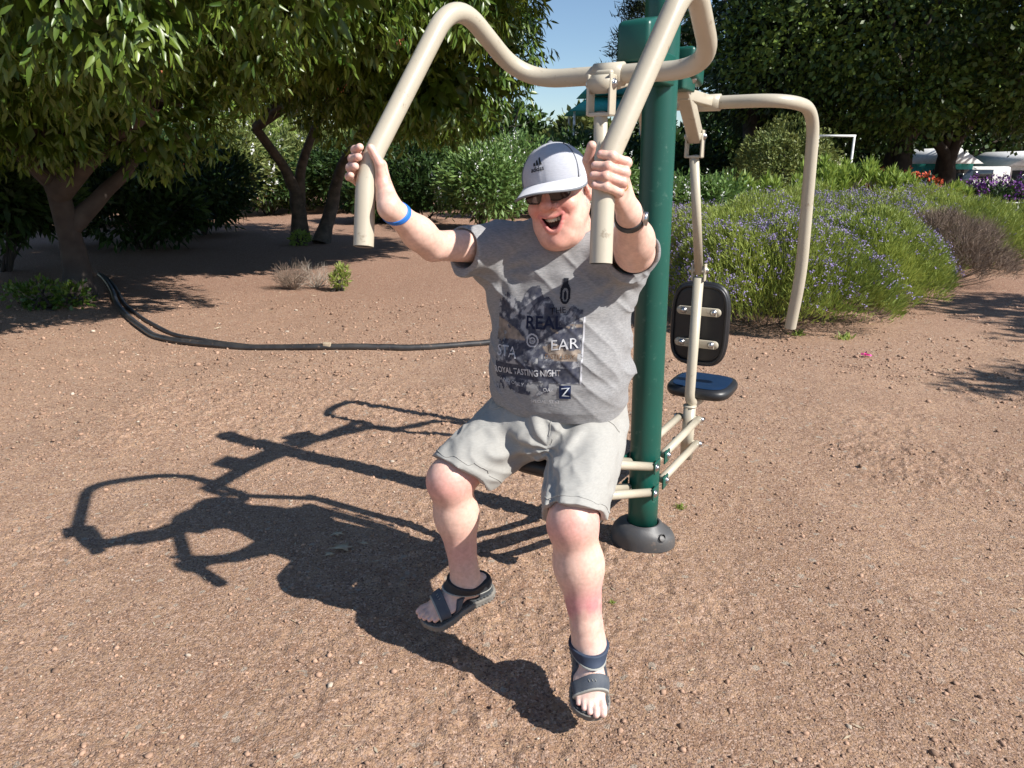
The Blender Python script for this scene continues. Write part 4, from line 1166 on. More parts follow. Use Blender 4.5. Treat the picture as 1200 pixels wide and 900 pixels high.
# ------------------------------------------------------------------ foliage helpers
def unit(v): return v / (np.linalg.norm(v, axis=-1, keepdims=True) + 1e-9)
def rdir(n): return unit(rng.normal(size=(n, 3)))
def leaves(P, D, L, W, col, kind='leaf', fold=.18, Nn=None):
    """P base points, D directions, L lengths, W half widths -> V, F, C"""
    n = len(P); D = unit(D); ref = rdir(n) if Nn is None else unit(Nn + .25 * rng.normal(size=(n, 3)))
    Sd = unit(np.cross(D, ref)); Up = np.cross(Sd, D); L = L[:, None]; W = W[:, None]
    if kind == 'leaf':
        q = [P, P + D * L * .35 + Sd * W + Up * W * fold * 2, P + D * L * .38, P + D * L * .35 - Sd * W + Up * W * fold * 2,
             P + D * L * .72 + Sd * W * .72 - Up * L * .04, P + D * L * .72 - Sd * W * .72 - Up * L * .04, P + D * L - Up * L * .14]
        V = np.stack(q, 1); f = np.array([[0, 1, 2], [0, 2, 3], [1, 4, 2], [2, 5, 3], [2, 4, 6], [2, 6, 5]])
    elif kind == 'blade':
        V = np.stack([P - Sd * W, P + Sd * W, P + D * L], 1); f = np.array([[0, 1, 2]])
    else:
        V = np.stack([P, P + D * L * .5 + Sd * W, P + D * L, P + D * L * .5 - Sd * W], 1); f = np.array([[0, 1, 2], [0, 2, 3]])
    k = V.shape[1]; F = (f[None] + k * np.arange(n)[:, None, None]).reshape(-1, 3)
    C = np.repeat(np.stack([col, col, col], 1), k, 0); return V.reshape(-1, 3), F, C
def joinl(L):
    V, F, C, o = [], [], [], 0
    for v, f, c in L: V.append(v); F.append(f + o); C.append(c); o += len(v)
    return np.concatenate(V), np.concatenate(F), np.concatenate(C)
def crown_pts(lobes, n, inner=.72, jit=.0, keep=None, outer=1.0):
    w = np.array([l[3] ** 2 for l in lobes]); pick = rng.choice(len(lobes), n, p=w / w.sum())
    C = np.array([l[:3] for l in lobes])[pick]; R = np.array([l[3] for l in lobes])[pick]
    d = rdir(n); rad = inner + (outer - inner) * rng.random(n) ** .6
    rad = rad * (1 + .22 * fbm(C * 3 + d * 2.6, 3, 41) + .10 * vnoise(C * 5 + d * 8, 42))
    P = C + d * (R * rad)[:, None] * A3(1, 1, .85)
    # drop those deep inside other lobes, and open gaps
    ok = np.ones(n, bool)
    for l in lobes: ok &= ~(np.linalg.norm((P - A3(*l[:3])) / A3(1, 1, .85), axis=1) < l[3] * inner * .92)
    ok &= vnoise(P * 1.5, 43) + .5 * vnoise(P * 4, 44) > -.42
    if keep is not None: ok &= keep(P)
    return P[ok], d[ok]
def branches(mb, p, d, L, r, depth, spread=.55, seg=6):
    pts = [p]; dd = nrm(d)
    for i in range(4):
        dd = nrm(dd + .16 * rng.normal(size=3) + A3(0, 0, .04)); pts.append(pts[-1] + dd * L / 4)
    mb.add(*tube(pts, np.linspace(r, r * .62, 5), seg, cap=False))
    if depth > 0:
        for k in range(rng.integers(2, 4)):
            nd = nrm(dd + spread * rdir(1)[0] + A3(0, 0, .10)); branches(mb, pts[-1 - (k % 2)], nd, L * .72, r * .58, depth - 1, spread, seg)
def limb(mb, pts, r0, r1, seg=10, wob=.03):
    P = fillet([np.array(p) for p in pts], 9, 5); P = P + wob * fbm(P * 2.2, 2, 71)[:, None] * A3(1, 1, 0)
    n = len(P); rr = np.linspace(r0, r1, n); rr[0] *= 1.35
    V, F = tube(P, rr, seg, cap=False); V = V + (.12 * r0 * vnoise(V * 7, 72))[:, None] * unit(rng.normal(size=(1, 3))); mb.add(V, F)

def broad_tree(name, label, cat, base, trunks, lobes, n, L, W, keep=None, fruit=0, leafm='leafA', group=None, ninner=6000, barkm='bark', per=6, light=None):
    t = thing(name, label, cat, base, group)
    for i, tr in enumerate(trunks):
        mb = MB(); limb(mb, tr[0], tr[1], tr[2], 14)
        for q in range(tr[3]):
            l = lobes[rng.integers(len(lobes))]; e = A3(*l[:3]); s_ = A3(*tr[0][-1]); m_ = (s_ + e) / 2 + rng.normal(size=3) * .25
            limb(mb, [s_, m_, e], tr[2] * .75, tr[2] * .22, 8); 
            branches(mb, m_, e - s_ + rng.normal(size=3), np.linalg.norm(e - s_) * .22, tr[2] * .33, 2)
        mb.build('trunk', M[barkm], t, smooth=True)
    P, d = crown_pts(lobes, n // per, .80, keep=keep)
    m = len(P); P = np.repeat(P, per, 0) + .05 * rng.normal(size=(m * per, 3)); d = np.repeat(d, per, 0)
    D = d * .55 + A3(0, 0, -.75) + .55 * rng.normal(size=d.shape)
    k = len(P); cv = np.clip(.42 + .28 * rng.normal(size=k) + .3 * vnoise(P * .9, 45), 0, 1)
    ll = [leaves(P, D, L * (.7 + .6 * rng.random(k)), W * (.8 + .4 * rng.random(k)), cv, 'leaf', Nn=d + A3(0, 0, .4))]
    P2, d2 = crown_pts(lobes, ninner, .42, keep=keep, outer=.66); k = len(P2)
    ll.append(leaves(P2, d2 + A3(0, 0, -.6) + .5 * rng.normal(size=d2.shape), L * 1.9 * (.7 + .5 * rng.random(k)), W * 3.2 * np.ones(k), np.clip(.2 + .2 * rng.random(k), 0, 1), 'leaf'))  # inner leaves tinted darker, painting in the shade within the crown
    V, F, C = joinl(ll); o = link('crown', mesh_np('crown', V, F, False, C), M[leafm], t)
    if fruit:
        P, d = crown_pts(lobes, fruit, .97, keep=keep); m = MB(); 
        for p in P:
            for _ in range(5):
                q = p + .035 * rng.normal(size=3); V, F = tube([q, q + A3(0, 0, -.02)], [.008, .004], 5); m.add(V, F)
        b = m.build('buds', M['fruit'], t); b['kind'] = 'stuff'
    return t
# ---------------------------------------------------------------- the two near trees on the left
bA = gnd(97, 352)
fk = at(66, 215, 8.55)
tA = broad_tree('broadleaf_tree', 'large leafy tree with drooping glossy leaves and thick leaning trunk at far left', 'tree', bA,
    [([bA - UP * .05, at(88, 300, 8.7), fk], .17, .12, 3), ([fk - UP * .1, at(120, 172, 8.3), at(185, 120, 7.6)], .11, .07, 2), ([at(80, 268, 8.65), at(135, 215, 8.9), at(170, 170, 9.3)], .10, .06, 2)],
    [(-6.9, 8.6, 4.2, 2.3), (-4.6, 8.4, 4.5, 2.3), (-2.9, 7.4, 3.9, 1.6), (-4.2, 6.5, 3.30, 1.45), (-5.9, 6.7, 3.2, 1.5), (-1.75, 6.6, 3.40, 1.15), (-5.4, 9.6, 5.6, 2.8), (-3.1, 6.0, 2.85, .85), (-7.6, 7.0, 3.0, 1.6), (-8.4, 10.5, 3.6, 2.4), (-4.9, 9.6, 2.9, 1.0), (-3.95, 7.3, 2.6, .75), (-4.9, 8.0, 2.15, .72), (-3.9, 8.4, 2.1, .68), (-6.2, 7.9, 2.2, .8), (-5.2, 7.4, 2.65, .85), (-6.6, 9.8, 2.8, 1.3), (-3.2, 9.0, 3.1, 1.0)],
    135000, .125, .018, fruit=160, ninner=24000, barkm='barkd')  # darker bark imitates the deep shade this trunk stands in
bB = gnd(362, 284)
tB = broad_tree('broadleaf_tree', 'spreading leafy tree on two slim trunks behind the left handlebar', 'tree', bB,
    [([gnd(352, 284), at(350, 240, bB[1]), at(340, 205, bB[1] - .2), at(300, 150, bB[1] - .8)], .17, .09, 3), ([gnd(374, 286), at(388, 245, bB[1]), at(395, 200, bB[1] - .3), at(430, 150, bB[1] - 1.2)], .15, .09, 3), ([at(350, 240, bB[1]), at(355, 190, bB[1]), at(370, 150, bB[1])], .11, .08, 2)],
    [(-.9, 9.8, 3.75, 1.05), (-2.1, 9.8, 3.6, 1.15), (-3.2, 10.4, 3.7, 1.3), (.5, 9.9, 5.0, 1.2), (-.9, 9.6, 5.2, 1.4), (2.1, 11.8, 6.1, 1.6), (.6, 12.4, 5.9, 1.7), (-1.0, 12.0, 3.30, 1.45), (-2.4, 12.4, 3.6, 1.9), (-1.6, 13.0, 5.0, 2.2), (-3.7, 11.8, 4.1, 1.8), (-4.6, 14.2, 4.9, 2.5), (-2.2, 14.8, 5.8, 2.6), (-.75, 12.4, 4.3, 1.0), (-1.4, 11.6, 2.75, 1.0), (-6.5, 14.5, 5.0, 2.2)],
    125000, .165, .023, fruit=120, ninner=22000)
# tree just outside the frame at the right; its ragged shade falls on the soil
broad_tree('broadleaf_tree', 'leafy tree standing just outside the right edge whose shade falls on the soil', 'tree', A3(9.2, 2.6, 0),
    [([A3(9.2, 2.6, -.05), A3(9.0, 2.6, 1.4), A3(8.6, 2.6, 2.6)], .16, .09, 3)],
    [(7.7, 2.75, 3.55, .65), (9.2, 2.6, 3.9, 1.0), (9.6, 4.3, 3.7, .9), (10.2, 5.4, 4.2, 1.1)], 5500, .16, .028, ninner=900)

# ---------------------------------------------------------------- clump bushes and far trees
def clump(name, label, cat, c, lobes, n, L, W, mat, kind='rhomb', group=None, trunk=None, up=.2, inner=.6, barkm='barkd', flowers=None, drop=0.):
    t = thing(name, label, cat, c, group); c = np.array(c, float); lobes = [(c[0] + l[0], c[1] + l[1], c[2] + l[2], l[3]) for l in lobes]
    P, d = crown_pts(lobes, n, inner, keep=lambda P: P[:, 2] > c[2] + .02); k = len(P)
    D = d + A3(0, 0, up) + .6 * rng.normal(size=d.shape)
    cv = np.clip(.4 + .25 * rng.normal(size=k) + .45 * vnoise(P * 1.3 / max(lobes[0][3] / 2, .5), 46), 0, 1)
    V, F, C = leaves(P, D, L * (.6 + .8 * rng.random(k)), W * (.7 + .6 * rng.random(k)), cv, kind, Nn=d)
    link('crown', mesh_np('crown', V, F, False, C), M[mat], t)
    mb = MB()
    if trunk:
        h, r = trunk
        for q in range(3):
            l = lobes[q % len(lobes)]; e = A3(*l[:3])
            limb(mb, [c + A3(.02 * q, 0, -.05), c + A3(0, 0, h * .5) + .05 * h * rng.normal(size=3), e], r, r * .3, 8)
            branches(mb, (c + e) / 2, e - c + rng.normal(size=3), np.linalg.norm(e - c) * .6, r * .3, 2, seg=5)
    else:
        for q in range(7):
            l = lobes[q % len(lobes)]; e = A3(*l[:3]) + rdir(1)[0] * l[3] * .8; e[2] = max(e[2], c[2] + .1)
            limb(mb, [c + A3(*(rng.normal(size=2) * .06), -.03), (c + e) / 2 + A3(0, 0, .05), e], .022, .006, 5)
    mb.build('trunk', M[barkm], t)
    if flowers:
        fm, fn_, fs, fl = flowers; P, d = crown_pts(lobes, fn_, .95, keep=lambda P: P[:, 2] > c[2] + .3); k = len(P)
        q = []
        for _ in range(6): q.append(leaves(P + fl * rng.random((k, 1)) * (d * .3 + A3(0, 0, 1)), rdir(k), fs * np.ones(k), fs * .4 * np.ones(k), np.ones(k), 'rhomb'))
        V, F, C = joinl(q); mk('flowers', V, F, M[fm], t)['kind'] = 'stuff'
    return t
def G(u, v): return gnd(u, v)
def G2(u, Y): return A3((u - 600) / FPX * (Y * CT + CAMH * ST), Y, 0)
def ball(r, h, n=5, s=.45):
    L = [(0, 0, h * .55, min(r, h * .55))]
    for i in range(n):
        a = 2 * math.pi * i / n + rng.random(); L.append((math.cos(a) * r * s * 1.2, math.sin(a) * r * s * 1.2, h * (.38 + .25 * rng.random()), min(r * .6, h * .42)))
    return L
# white spiked bushes behind the person's shoulder
for (u, v, r, h, lab) in ((566, 271, 1.15, 2.2, 'tall bright green bush with pale flower spikes left of the person\'s cap'), (607, 256, 1.2, 2.9, 'pale flowering bush behind the tall green bush beside the cap'), (700, 258, 1.1, 2.2, 'pale flowering bush seen low between cap and green pole')):
    clump('flowering_bush', lab, 'bush', G(u, v), ball(r, h), 9000, .17, .028, 'leafG', 'rhomb', 'pale spiked flowering bushes', flowers=('white_fl', 130, .05, .28), inner=.35)
# dark shrubs under and behind the near trees
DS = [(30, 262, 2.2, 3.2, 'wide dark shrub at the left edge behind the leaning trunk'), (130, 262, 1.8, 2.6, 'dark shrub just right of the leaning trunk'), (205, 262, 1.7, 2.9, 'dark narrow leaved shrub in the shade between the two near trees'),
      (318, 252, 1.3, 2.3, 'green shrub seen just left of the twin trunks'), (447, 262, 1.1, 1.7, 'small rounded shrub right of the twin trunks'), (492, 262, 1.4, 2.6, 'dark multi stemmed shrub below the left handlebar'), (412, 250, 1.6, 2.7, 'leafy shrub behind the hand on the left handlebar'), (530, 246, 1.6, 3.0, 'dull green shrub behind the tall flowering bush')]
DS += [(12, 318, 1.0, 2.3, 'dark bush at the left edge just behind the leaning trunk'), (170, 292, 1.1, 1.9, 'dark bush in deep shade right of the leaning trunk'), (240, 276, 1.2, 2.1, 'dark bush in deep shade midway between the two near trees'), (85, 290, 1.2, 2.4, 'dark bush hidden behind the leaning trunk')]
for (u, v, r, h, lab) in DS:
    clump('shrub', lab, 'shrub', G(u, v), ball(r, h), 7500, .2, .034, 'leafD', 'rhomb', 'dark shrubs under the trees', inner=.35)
for (u, v, lab) in ((262, 256, 'white flowered oleander bush in the sunlit gap between the trees'), (352, 247, 'white flowered bush beyond the twin trunks')):
    clump('oleander', lab, 'bush', G(u, v), ball(1.9, 3.2), 9000, .24, .03, 'leafB', 'rhomb', 'white flowered bushes', flowers=('white_fl', 240, .09, .12), inner=.35)
clump('small_plant', 'low leafy plant growing at the foot of the leaning trunk', 'plant', G(52, 362), [(0, 0, .15, .22), (.3, .1, .12, .2), (-.3, .05, .12, .2)], 800, .07, .018, 'leafA', group=None)
clump('small_plant', 'tiny bright sprig at the foot of the twin trunks', 'plant', G(352, 288), [(0, 0, .12, .18)], 260, .09, .02, 'leafY')
clump('small_plant', 'small fresh green sprig beside the dry twiggy shrub', 'plant', G(398, 341), [(0, 0, .14, .13), (.05, 0, .26, .09)], 520, .06, .010, 'leafL', 'blade', up=1)
# round clipped bush and bright shrubs at the right
clump('round_bush', 'dome shaped olive green bush beyond the lavender under the dark trees', 'bush', A3(7.35, 20, 0), [(0, 0, 1.7, 1.25), (.3, .3, 1.3, 1.2), (-.3, -.2, 1.3, 1.2)], 26000, .10, .022, 'leafB', inner=.7)
for (u, v, r, h, lab) in ((795, 252, .75, 1.5, 'pale flowering bush just right of the green pole'), (838, 247, .75, 1.55, 'pale flowering bush behind the hanging rod'),):
    clump('flowering_bush', lab, 'bush', G2(u, 15.5), ball(r, h), 7000, .13, .022, 'leafG', 'rhomb', 'pale spiked flowering bushes', flowers=('white_fl', 150, .05, .16), inner=.35)
def finger_plant(u, v, h, r, lab):
    c = G2(u, v); t = thing('succulent_shrub', lab, 'shrub', c, 'bright green shrubs with upright leaf tufts')
    mb = MB(); tips = []
    for q in range(9):
        a = rng.random() * 6.28; rr = r * rng.random() ** .5; e = c + A3(math.cos(a) * rr, math.sin(a) * rr, h * (.5 + .2 * rng.random()))
        limb(mb, [c + A3(0, 0, -.03), (c + e) / 2 + A3(math.cos(a) * .12, 0, .0), e], .035, .016, 6); tips.append(e)
        for z in range(2): e2 = e + A3(*(rng.normal(size=2) * r * .3), h * .14 * rng.random()); limb(mb, [(c + 2 * e) / 3, e2], .014, .010, 5, 0); tips.append(e2)
    mb.build('stems', M['paletwig'], t)
    T_ = np.repeat(np.array(tips), 46, 0); k = len(T_); D = A3(0, 0, 1.1) + .55 * rng.normal(size=(k, 3)); P = T_ + A3(0, 0, 1) * (rng.random((k, 1)) - .3) * .2
    V, F, C = leaves(P, D, .26 * (.7 + .5 * rng.random(k)), .020 * np.ones(k), np.clip(.5 + .3 * rng.normal(size=k), 0, 1), 'rhomb'); link('leaf_tufts', mesh_np('leaf_tufts', V, F, False, C), M['leafY'], t)
for a in ((885, 16, 1.45, .8, 'bright tufted shrub behind the lavender nearest the green pole'), (925, 16.5, 1.5, .8, 'bright tufted shrub behind the curved rear handlebar'), (972, 16.5, 1.9, .6, 'tallest bright tufted shrub at the white frame'), (1012, 16.8, 1.85, .7, 'bright tufted shrub right of the white frame'), (1048, 17, 1.55, .4, 'small bright tufted shrub next to the red flowers'), (1108, 18, 1.25, .9, 'low bright tufted shrub right of the red flowers')): finger_plant(*a)
clump('red_flower_bush', 'low bush of bright red flowers under the dark trees', 'bush', G2(1072, 19), ball(.6, 1.45), 1800, .12, .03, 'leafD', flowers=('red_fl', 380, .09, .05), inner=.4)
clump('red_flower_bush', 'rusty orange flowering bush behind the bright tufted shrubs', 'bush', G2(1040, 21), ball(.7, 1.65), 1600, .12, .03, 'leafD', flowers=('red_fl', 320, .09, .05), inner=.4)
for (u, lab) in ((1160, 'purple flowering hedge plant behind the low rail'), (1195, 'purple flowering hedge plant at the right edge')):
    clump('purple_hedge', lab, 'hedge', G2(u, 18.5), ball(.8, 1.25, 6, .6), 4000, .12, .02, 'leafD', group='purple flowering hedge plants', flowers=('violet', 900, .06, .1), inner=.4)
m_ = thing('low_rail', 'thin pale metal rail low in front of the purple hedge', 'rail', G2(1165, 17.3))
for u in (1140, 1186):
    V, F = tube([G2(u, 17.3), G2(u, 17.3) + UP * .75], .02, 8); mk('post', V, F, M['whitep'], m_)
for z in (.35, .74): V, F = tube([G2(1138, 17.3) + UP * z, G2(1230, 17.3) + UP * z], .014, 8); mk('bar', V, F, M['whitep'], m_)

# ---------------------------------------------------------------- lavender bed
def lavender(c, r, h, n, lab, mat='leafL', fl=1.0, name='lavender_bush', cat='bush', group='lavender bushes along the soil path', dead=False):
    c = np.array(c, float); c[2] = gz(c[0], c[1]); t = thing(name, lab, cat, c, group)
    a = rng.random(n) * 2 * np.pi; q = rng.random(n) ** .55
    ctr = rng.random((16, 2)) * 2 - 1
    R = r * (1 + .12 * np.sin(a * 3 + rng.random() * 6) + .08 * np.sin(a * 7))
    X = np.cos(a) * q * R; Y = np.sin(a) * q * R
    top = h * np.sqrt(np.clip(1 - (q * .97) ** 2.6, 0, 1)) * (1 + .13 * vnoise(np.stack([X * 3, Y * 3, X * 0], 1) + c, 47))
    Z = top * (1 - .55 * rng.random(n) ** 1.6)
    P = c + np.stack([X, Y, Z], 1); out = np.stack([X, Y, 0 * X], 1) / r
    D = out * .75 + A3(0, 0, 1) + .38 * rng.normal(size=(n, 3))
    gap = vnoise(P * 3.5, 48) + .4 * vnoise(P * 9, 49) > -.50; P, D, Z_, T_ = P[gap], D[gap], Z[gap], top[gap]; k = len(P)
    cv = np.clip(.45 + .22 * rng.normal(size=k) + .35 * vnoise(P * 2.2, 50), 0, 1)
    if dead: V, F, C = leaves(P, D + .4 * rng.normal(size=D.shape), .16 * (.5 + rng.random(k)), .0022 * np.ones(k), cv, 'blade')
    else: V, F, C = leaves(P, D, .085 * (.5 + rng.random(k)), .0050 * (.6 + .8 * rng.random(k)), cv, 'rhomb')
    if dead: mk('dead_twigs', V, F, M['twig'], t)
    else: link('foliage', mesh_np('foliage', V, F, False, C), M[mat], t)
    mb = MB()
    for i in range(34 if not dead else 90):
        a_ = rng.random() * 6.28; rr = r * (.5 + .45 * rng.random()); e = c + A3(math.cos(a_) * rr, math.sin(a_) * rr, h * (.15 + .6 * rng.random()) * (1.1 - .5 * rr / r))
        limb(mb, [c + A3(math.cos(a_) * r * .2, math.sin(a_) * r * .2, -.02), c + (e - c) * .6 + A3(0, 0, -.08), e], .009, .003, 4, .0)
    mb.build('stems', M['twig'], t)
    if fl > 0:
        kf = int(n * .05 * fl); ix = rng.choice(k, min(kf, k), replace=False)
        ix = ix[(Z_[ix] > T_[ix] * .66) & (vnoise(P[ix] * 2.0, 53) + .6 * rng.random(len(ix)) > .1)]
        B = P[ix] + unit(D[ix]) * .10; q_ = []
        for s_ in range(7): q_.append(leaves(B + unit(D[ix]) * (.006 * s_) + .008 * rng.normal(size=B.shape), rdir(len(B)), .017 * np.ones(len(B)), .007 * np.ones(len(B)), np.ones(len(B)), 'rhomb'))
        V, F, C = joinl(q_); mk('flowers', V, F, M['purple'], t)['kind'] = 'stuff'
        V, F, C = leaves(P[ix], D[ix], .12 * np.ones(len(ix)), .0016 * np.ones(len(ix)), cv[ix], 'blade'); link('flower_stalks', mesh_np('flower_stalks', V, F, False, C), M[mat], t)
    return t
lavender(A3(2.72, 7.45, 0), 1.05, .98, 60000, 'nearest rounded lavender bush, beside the empty seat')
lavender(A3(3.95, 8.35, 0), 1.1, 1.0, 56000, 'large lavender bush spilling onto the soil right of the hanging handlebar')
lavender(A3(3.3, 9.7, 0), 1.4, 1.12, 34000, 'lavender bush full of violet flowers behind the nearest one', fl=2.4)
lavender(A3(5.2, 10.7, 0), 1.35, 1.14, 34000, 'lavender bush full of violet flowers behind the large one', fl=2.4)
lavender(A3(5.75, 9.9, 0), 1.0, .88, 30000, 'dried out brown bush with bare tangled twigs', fl=0, name='dead_bush', group=None, dead=True)
lavender(A3(4.85, 8.95, 0), .35, .72, 5000, 'small lavender tuft with dense violet flowers at the dried out bush', fl=5)
lavender(A3(6.9, 11.7, 0), 1.35, 1.08, 34000, 'bright green lavender mound with few flowers behind the dried out bush', fl=.15)
lavender(A3(8.2, 12.1, 0), 1.1, .9, 26000, 'bright green lavender mound at the right end of the bed', fl=.1)
lavender(A3(2.75, 12.2, 0), 1.0, .9, 16000, 'far lavender bush seen just right of the green pole', fl=2)
lavender(A3(5.6, 13.5, 0), 1.5, 1.15, 18000, 'far lavender bush in front of the bright tufted shrubs', fl=1.6)
lavender(A3(8.5, 15.8, 0), 1.7, 1.1, 14000, 'farthest lavender bush beside the purple hedge', fl=1.2)

# ---------------------------------------------------------------- large dark trees at the right
def big(name, lab, base, lobes, n, L, W, mat, trunk, group, up=-.1, kind='rhomb', inner=.55):
    return clump(name, lab, 'tree', base, lobes, n, L, W, mat, kind, group, trunk, up, inner)
g_ = 'large dark trees behind the flower bed'
big('fig_tree', 'huge dark dense tree with low spreading crown at the right behind the flower bed', A3(12.5, 24, 0),
    [(-1.5, -1, 6.0, 4.2), (3, -2, 6.2, 4.4), (7, -2, 6.3, 4.4), (-3.6, 0, 5.0, 2.8), (1, 1, 9.5, 4.8), (-1.2, -2.5, 3.6, 1.7), (1.2, -3.5, 3.9, 1.6), (5.5, -4.6, 4.6, 2.0), (9, -3, 4.2, 2.4), (4.5, -5.4, 7.2, 1.9), (8.2, -5.2, 6.6, 1.8), (.2, -4.8, 7.0, 1.7)], 150000, .17, .055, 'leafF', (4.5, .34), g_)
big('fig_tree', 'dark dense tree partly behind the huge one with a slanting trunk', A3(17.5, 30, 0), [(0, 0, 6.3, 4.5), (-6, 0, 5.9, 4.5), (5, 0, 7, 5), (-2, 0, 10, 5)], 40000, .3, .1, 'leafD', (4.5, .4), g_)
big('she_oak', 'tall dark wispy needle tree right of the green pole', A3(8.5, 25.5, 0), [(0, 0, 4.0, 1.7), (-.3, 0, 6.0, 1.4), (.9, 0, 8.4, 1.4), (-.1, 0, 10.2, 1.1), (.9, .3, 2.8, 1.6), (2.1, 0, 6.8, 1.4)], 30000, .40, .016, 'leafC', (7, .3), g_, up=-.6, kind='blade', inner=.2)
big('she_oak', 'tall wispy needle tree behind the huge dark tree', A3(11.8, 33, 0), [(0, 0, 6, 2.6), (0, 0, 9, 2.8), (.6, 0, 12, 2.6), (-1.2, 0, 14, 2.0), (2.5, 0, 10, 2)], 45000, .5, .022, 'leafC', (9, .35), g_, up=-.6, kind='blade', inner=.2)
# distant pine above the pole
def pine(c, h, r, lab, n=15000, group='distant pines'):
    t = thing('pine_tree', lab, 'tree', c, group); c = np.array(c, float); mb = MB(); limb(mb, [c, c + A3(.2, 0, h * .5), c + A3(0, 0, h)], .3, .05, 10); mb.build('trunk', M['barkd'], t, smooth=True)
    Ps = []; Ds = []; mb = MB()
    for z in np.linspace(.35, .99, 22):
        for k in range(5):
            a = rng.random() * 6.28; L_ = r * (1.1 - z * .85) * (.7 + .5 * rng.random()); d = A3(math.cos(a), math.sin(a), .25); s_ = c + A3(0, 0, h * z); e = s_ + d * L_
            mb.add(*tube([s_, (s_ + e) / 2 + A3(0, 0, -.05), e], [.05, .035, .015], 5, cap=False)); q = n // 110; tt = .3 + .7 * rng.random((q, 1)) ** .6
            Ps.append(s_ + (e - s_) * tt + .22 * rng.normal(size=(q, 3))); Ds.append(d + A3(0, 0, .8) + .8 * rng.normal(size=(q, 3)))
    mb.build('branches', M['barkd'], t); P = np.concatenate(Ps); D = np.concatenate(Ds); k = len(P)
    V, F, C = leaves(P, D, .45 * np.ones(k), .035 * np.ones(k), rng.random(k), 'blade'); link('crown', mesh_np('crown', V, F, False, C), M['leafC'], t)
pine(A3(8.9, 46, 0), 15.5, 4.6, 'distant pine whose tufted top shows around the top of the green pole')
# tree line at the back: single trees
TL = [(-34, 46, 8, 'leafB'), (-27, 42, 9, 'leafD'), (-21, 40, 8.5, 'leafB'), (-15.5, 38, 6.5, 'leafY'), (-10.5, 42, 5.6, 'leafB'), (-5, 44, 7.5, 'leafD'), (0, 46, 5.2, 'leafD'), (4, 42, 4.6, 'leafB'), (7.6, 44, 4.6, 'leafD'), (13, 46, 5.5, 'leafD'), (20, 44, 8, 'leafD'), (28, 46, 9, 'leafD'), (37, 48, 9, 'leafB'), (46, 50, 10, 'leafD')]
words = ['far left', 'second from left', 'third from left', 'yellow green, seen in the gap between the near trees', 'behind the twin trunks', 'behind the left handlebar', 'behind the cap', 'low, just left of the green pole', 'low, directly behind the green pole', 'behind the round bush', 'behind the huge dark tree', 'behind the right part of the huge dark tree', 'second from right', 'farthest right']
for (x, y, h, mt), wd in zip(TL, words):
    r = h * .42; clump('background_tree', 'tree of the distant tree line, ' + wd, 'tree', A3(x, y, 0), [(0, 0, h * .6, r), (r * .9, 0, h * .45, r * .75), (-r * .9, .2, h * .45, r * .75), (.2, -.3, h * .3, r * .9), (r * 1.2, 0, h * .22, r * .6), (-r * 1.2, 0, h * .22, r * .6)], 11000, .42, .12, mt, 'rhomb', 'distant tree line', (h * .5, .22), 0, .5)
for i, (x, y, lab) in enumerate(((-20, 27, 'broad green bush at mid distance on the far left'), (-13.5, 29, 'broad green bush at mid distance in the gap between the trees'), (-8, 30, 'broad green bush at mid distance behind the twin trunks'), (-2.5, 28, 'broad green bush at mid distance behind the flowering bushes'), (2.2, 27, 'broad dark bush at mid distance left of the green pole'), (5.6, 29, 'broad dark bush at mid distance right of the green pole'))):
    clump('bush', lab, 'bush', A3(x, y, 0), ball(2.6, 3.0 if i < 4 else 2.7, 6, .7), 10000, .26, .06, 'leafB' if i < 4 else 'leafD', 'rhomb', 'broad bushes at mid distance', inner=.4)

# ---------------------------------------------------------------- built things far off
f_ = thing('goal_frame', 'thin white pipe frame behind the bright tufted shrubs', 'frame', A3(8.2, 19, 0))
for x in (7.75, 8.66): V, F = tube([A3(x, 19, 0), A3(x, 19, 2.3)], .03, 10); mk('post', V, F, M['whitep'], f_)
V, F = tube([A3(7.72, 19, 2.3), A3(8.69, 19, 2.3)], .03, 10); mk('crossbar', V, F, M['whitep'], f_)
def house(c, wx, wy, h, lab, roofm, wallm):
    t = thing('building', lab, 'building', c); c = np.array(c, float)
    V, F = box(c + UP * h / 2, A3(wx, 0, 0), A3(0, wy, 0), UP * h / 2); mk('wall', V, F, M[wallm], t)
    rh = .75; V = [c + A3(sx * (wx + .3), sy * (wy + .3), h + .004) for sx, sy in ((-1, -1), (1, -1), (1, 1), (-1, 1))] + [c + A3(0, -(wy + .3), h + rh), c + A3(0, wy + .3, h + rh)]
    mk('roof', V, [np.array([[0, 1, 4], [2, 3, 5]]), np.array([[0, 4, 5, 3], [1, 2, 5, 4], [0, 3, 2, 1]])], M[roofm], t)
    for x in (-.5, .5): V, F = box(c + A3(wx * x, -wy - .02, h * .55), A3(.5, 0, 0), A3(0, .03, 0), UP * .5); mk('window', V, F, M['glass'], t)
house(A3(21.4, 38, 0), .95, 2, 1.7, 'small teal building with white roof seen under the dark trees', 'whitep', 'teal')
house(A3(26.8, 40, 0), 1.3, 2, 1.6, 'low white building at far right under the dark trees', 'whitep', 'whitep')
v_ = thing('parked_van', 'white van parked beyond the flower bed under the dark trees', 'van', A3(22.6, 37, 0))
V, F = box(A3(22.9, 37, .95), A3(1.5, 0, 0), A3(0, .8, 0), UP * .62, .12); mk('body', V, F, M['whitep'], v_)
V, F = box(A3(21.1, 37, .75), A3(.5, 0, 0), A3(0, .78, 0), UP * .40, .12); mk('bonnet', V, F, M['whitep'], v_)
V, F = box(A3(22.6, 36.19, 1.22), A3(.9, 0, 0), A3(0, .02, 0), UP * .2); mk('side_window', V, F, M['glass'], v_)
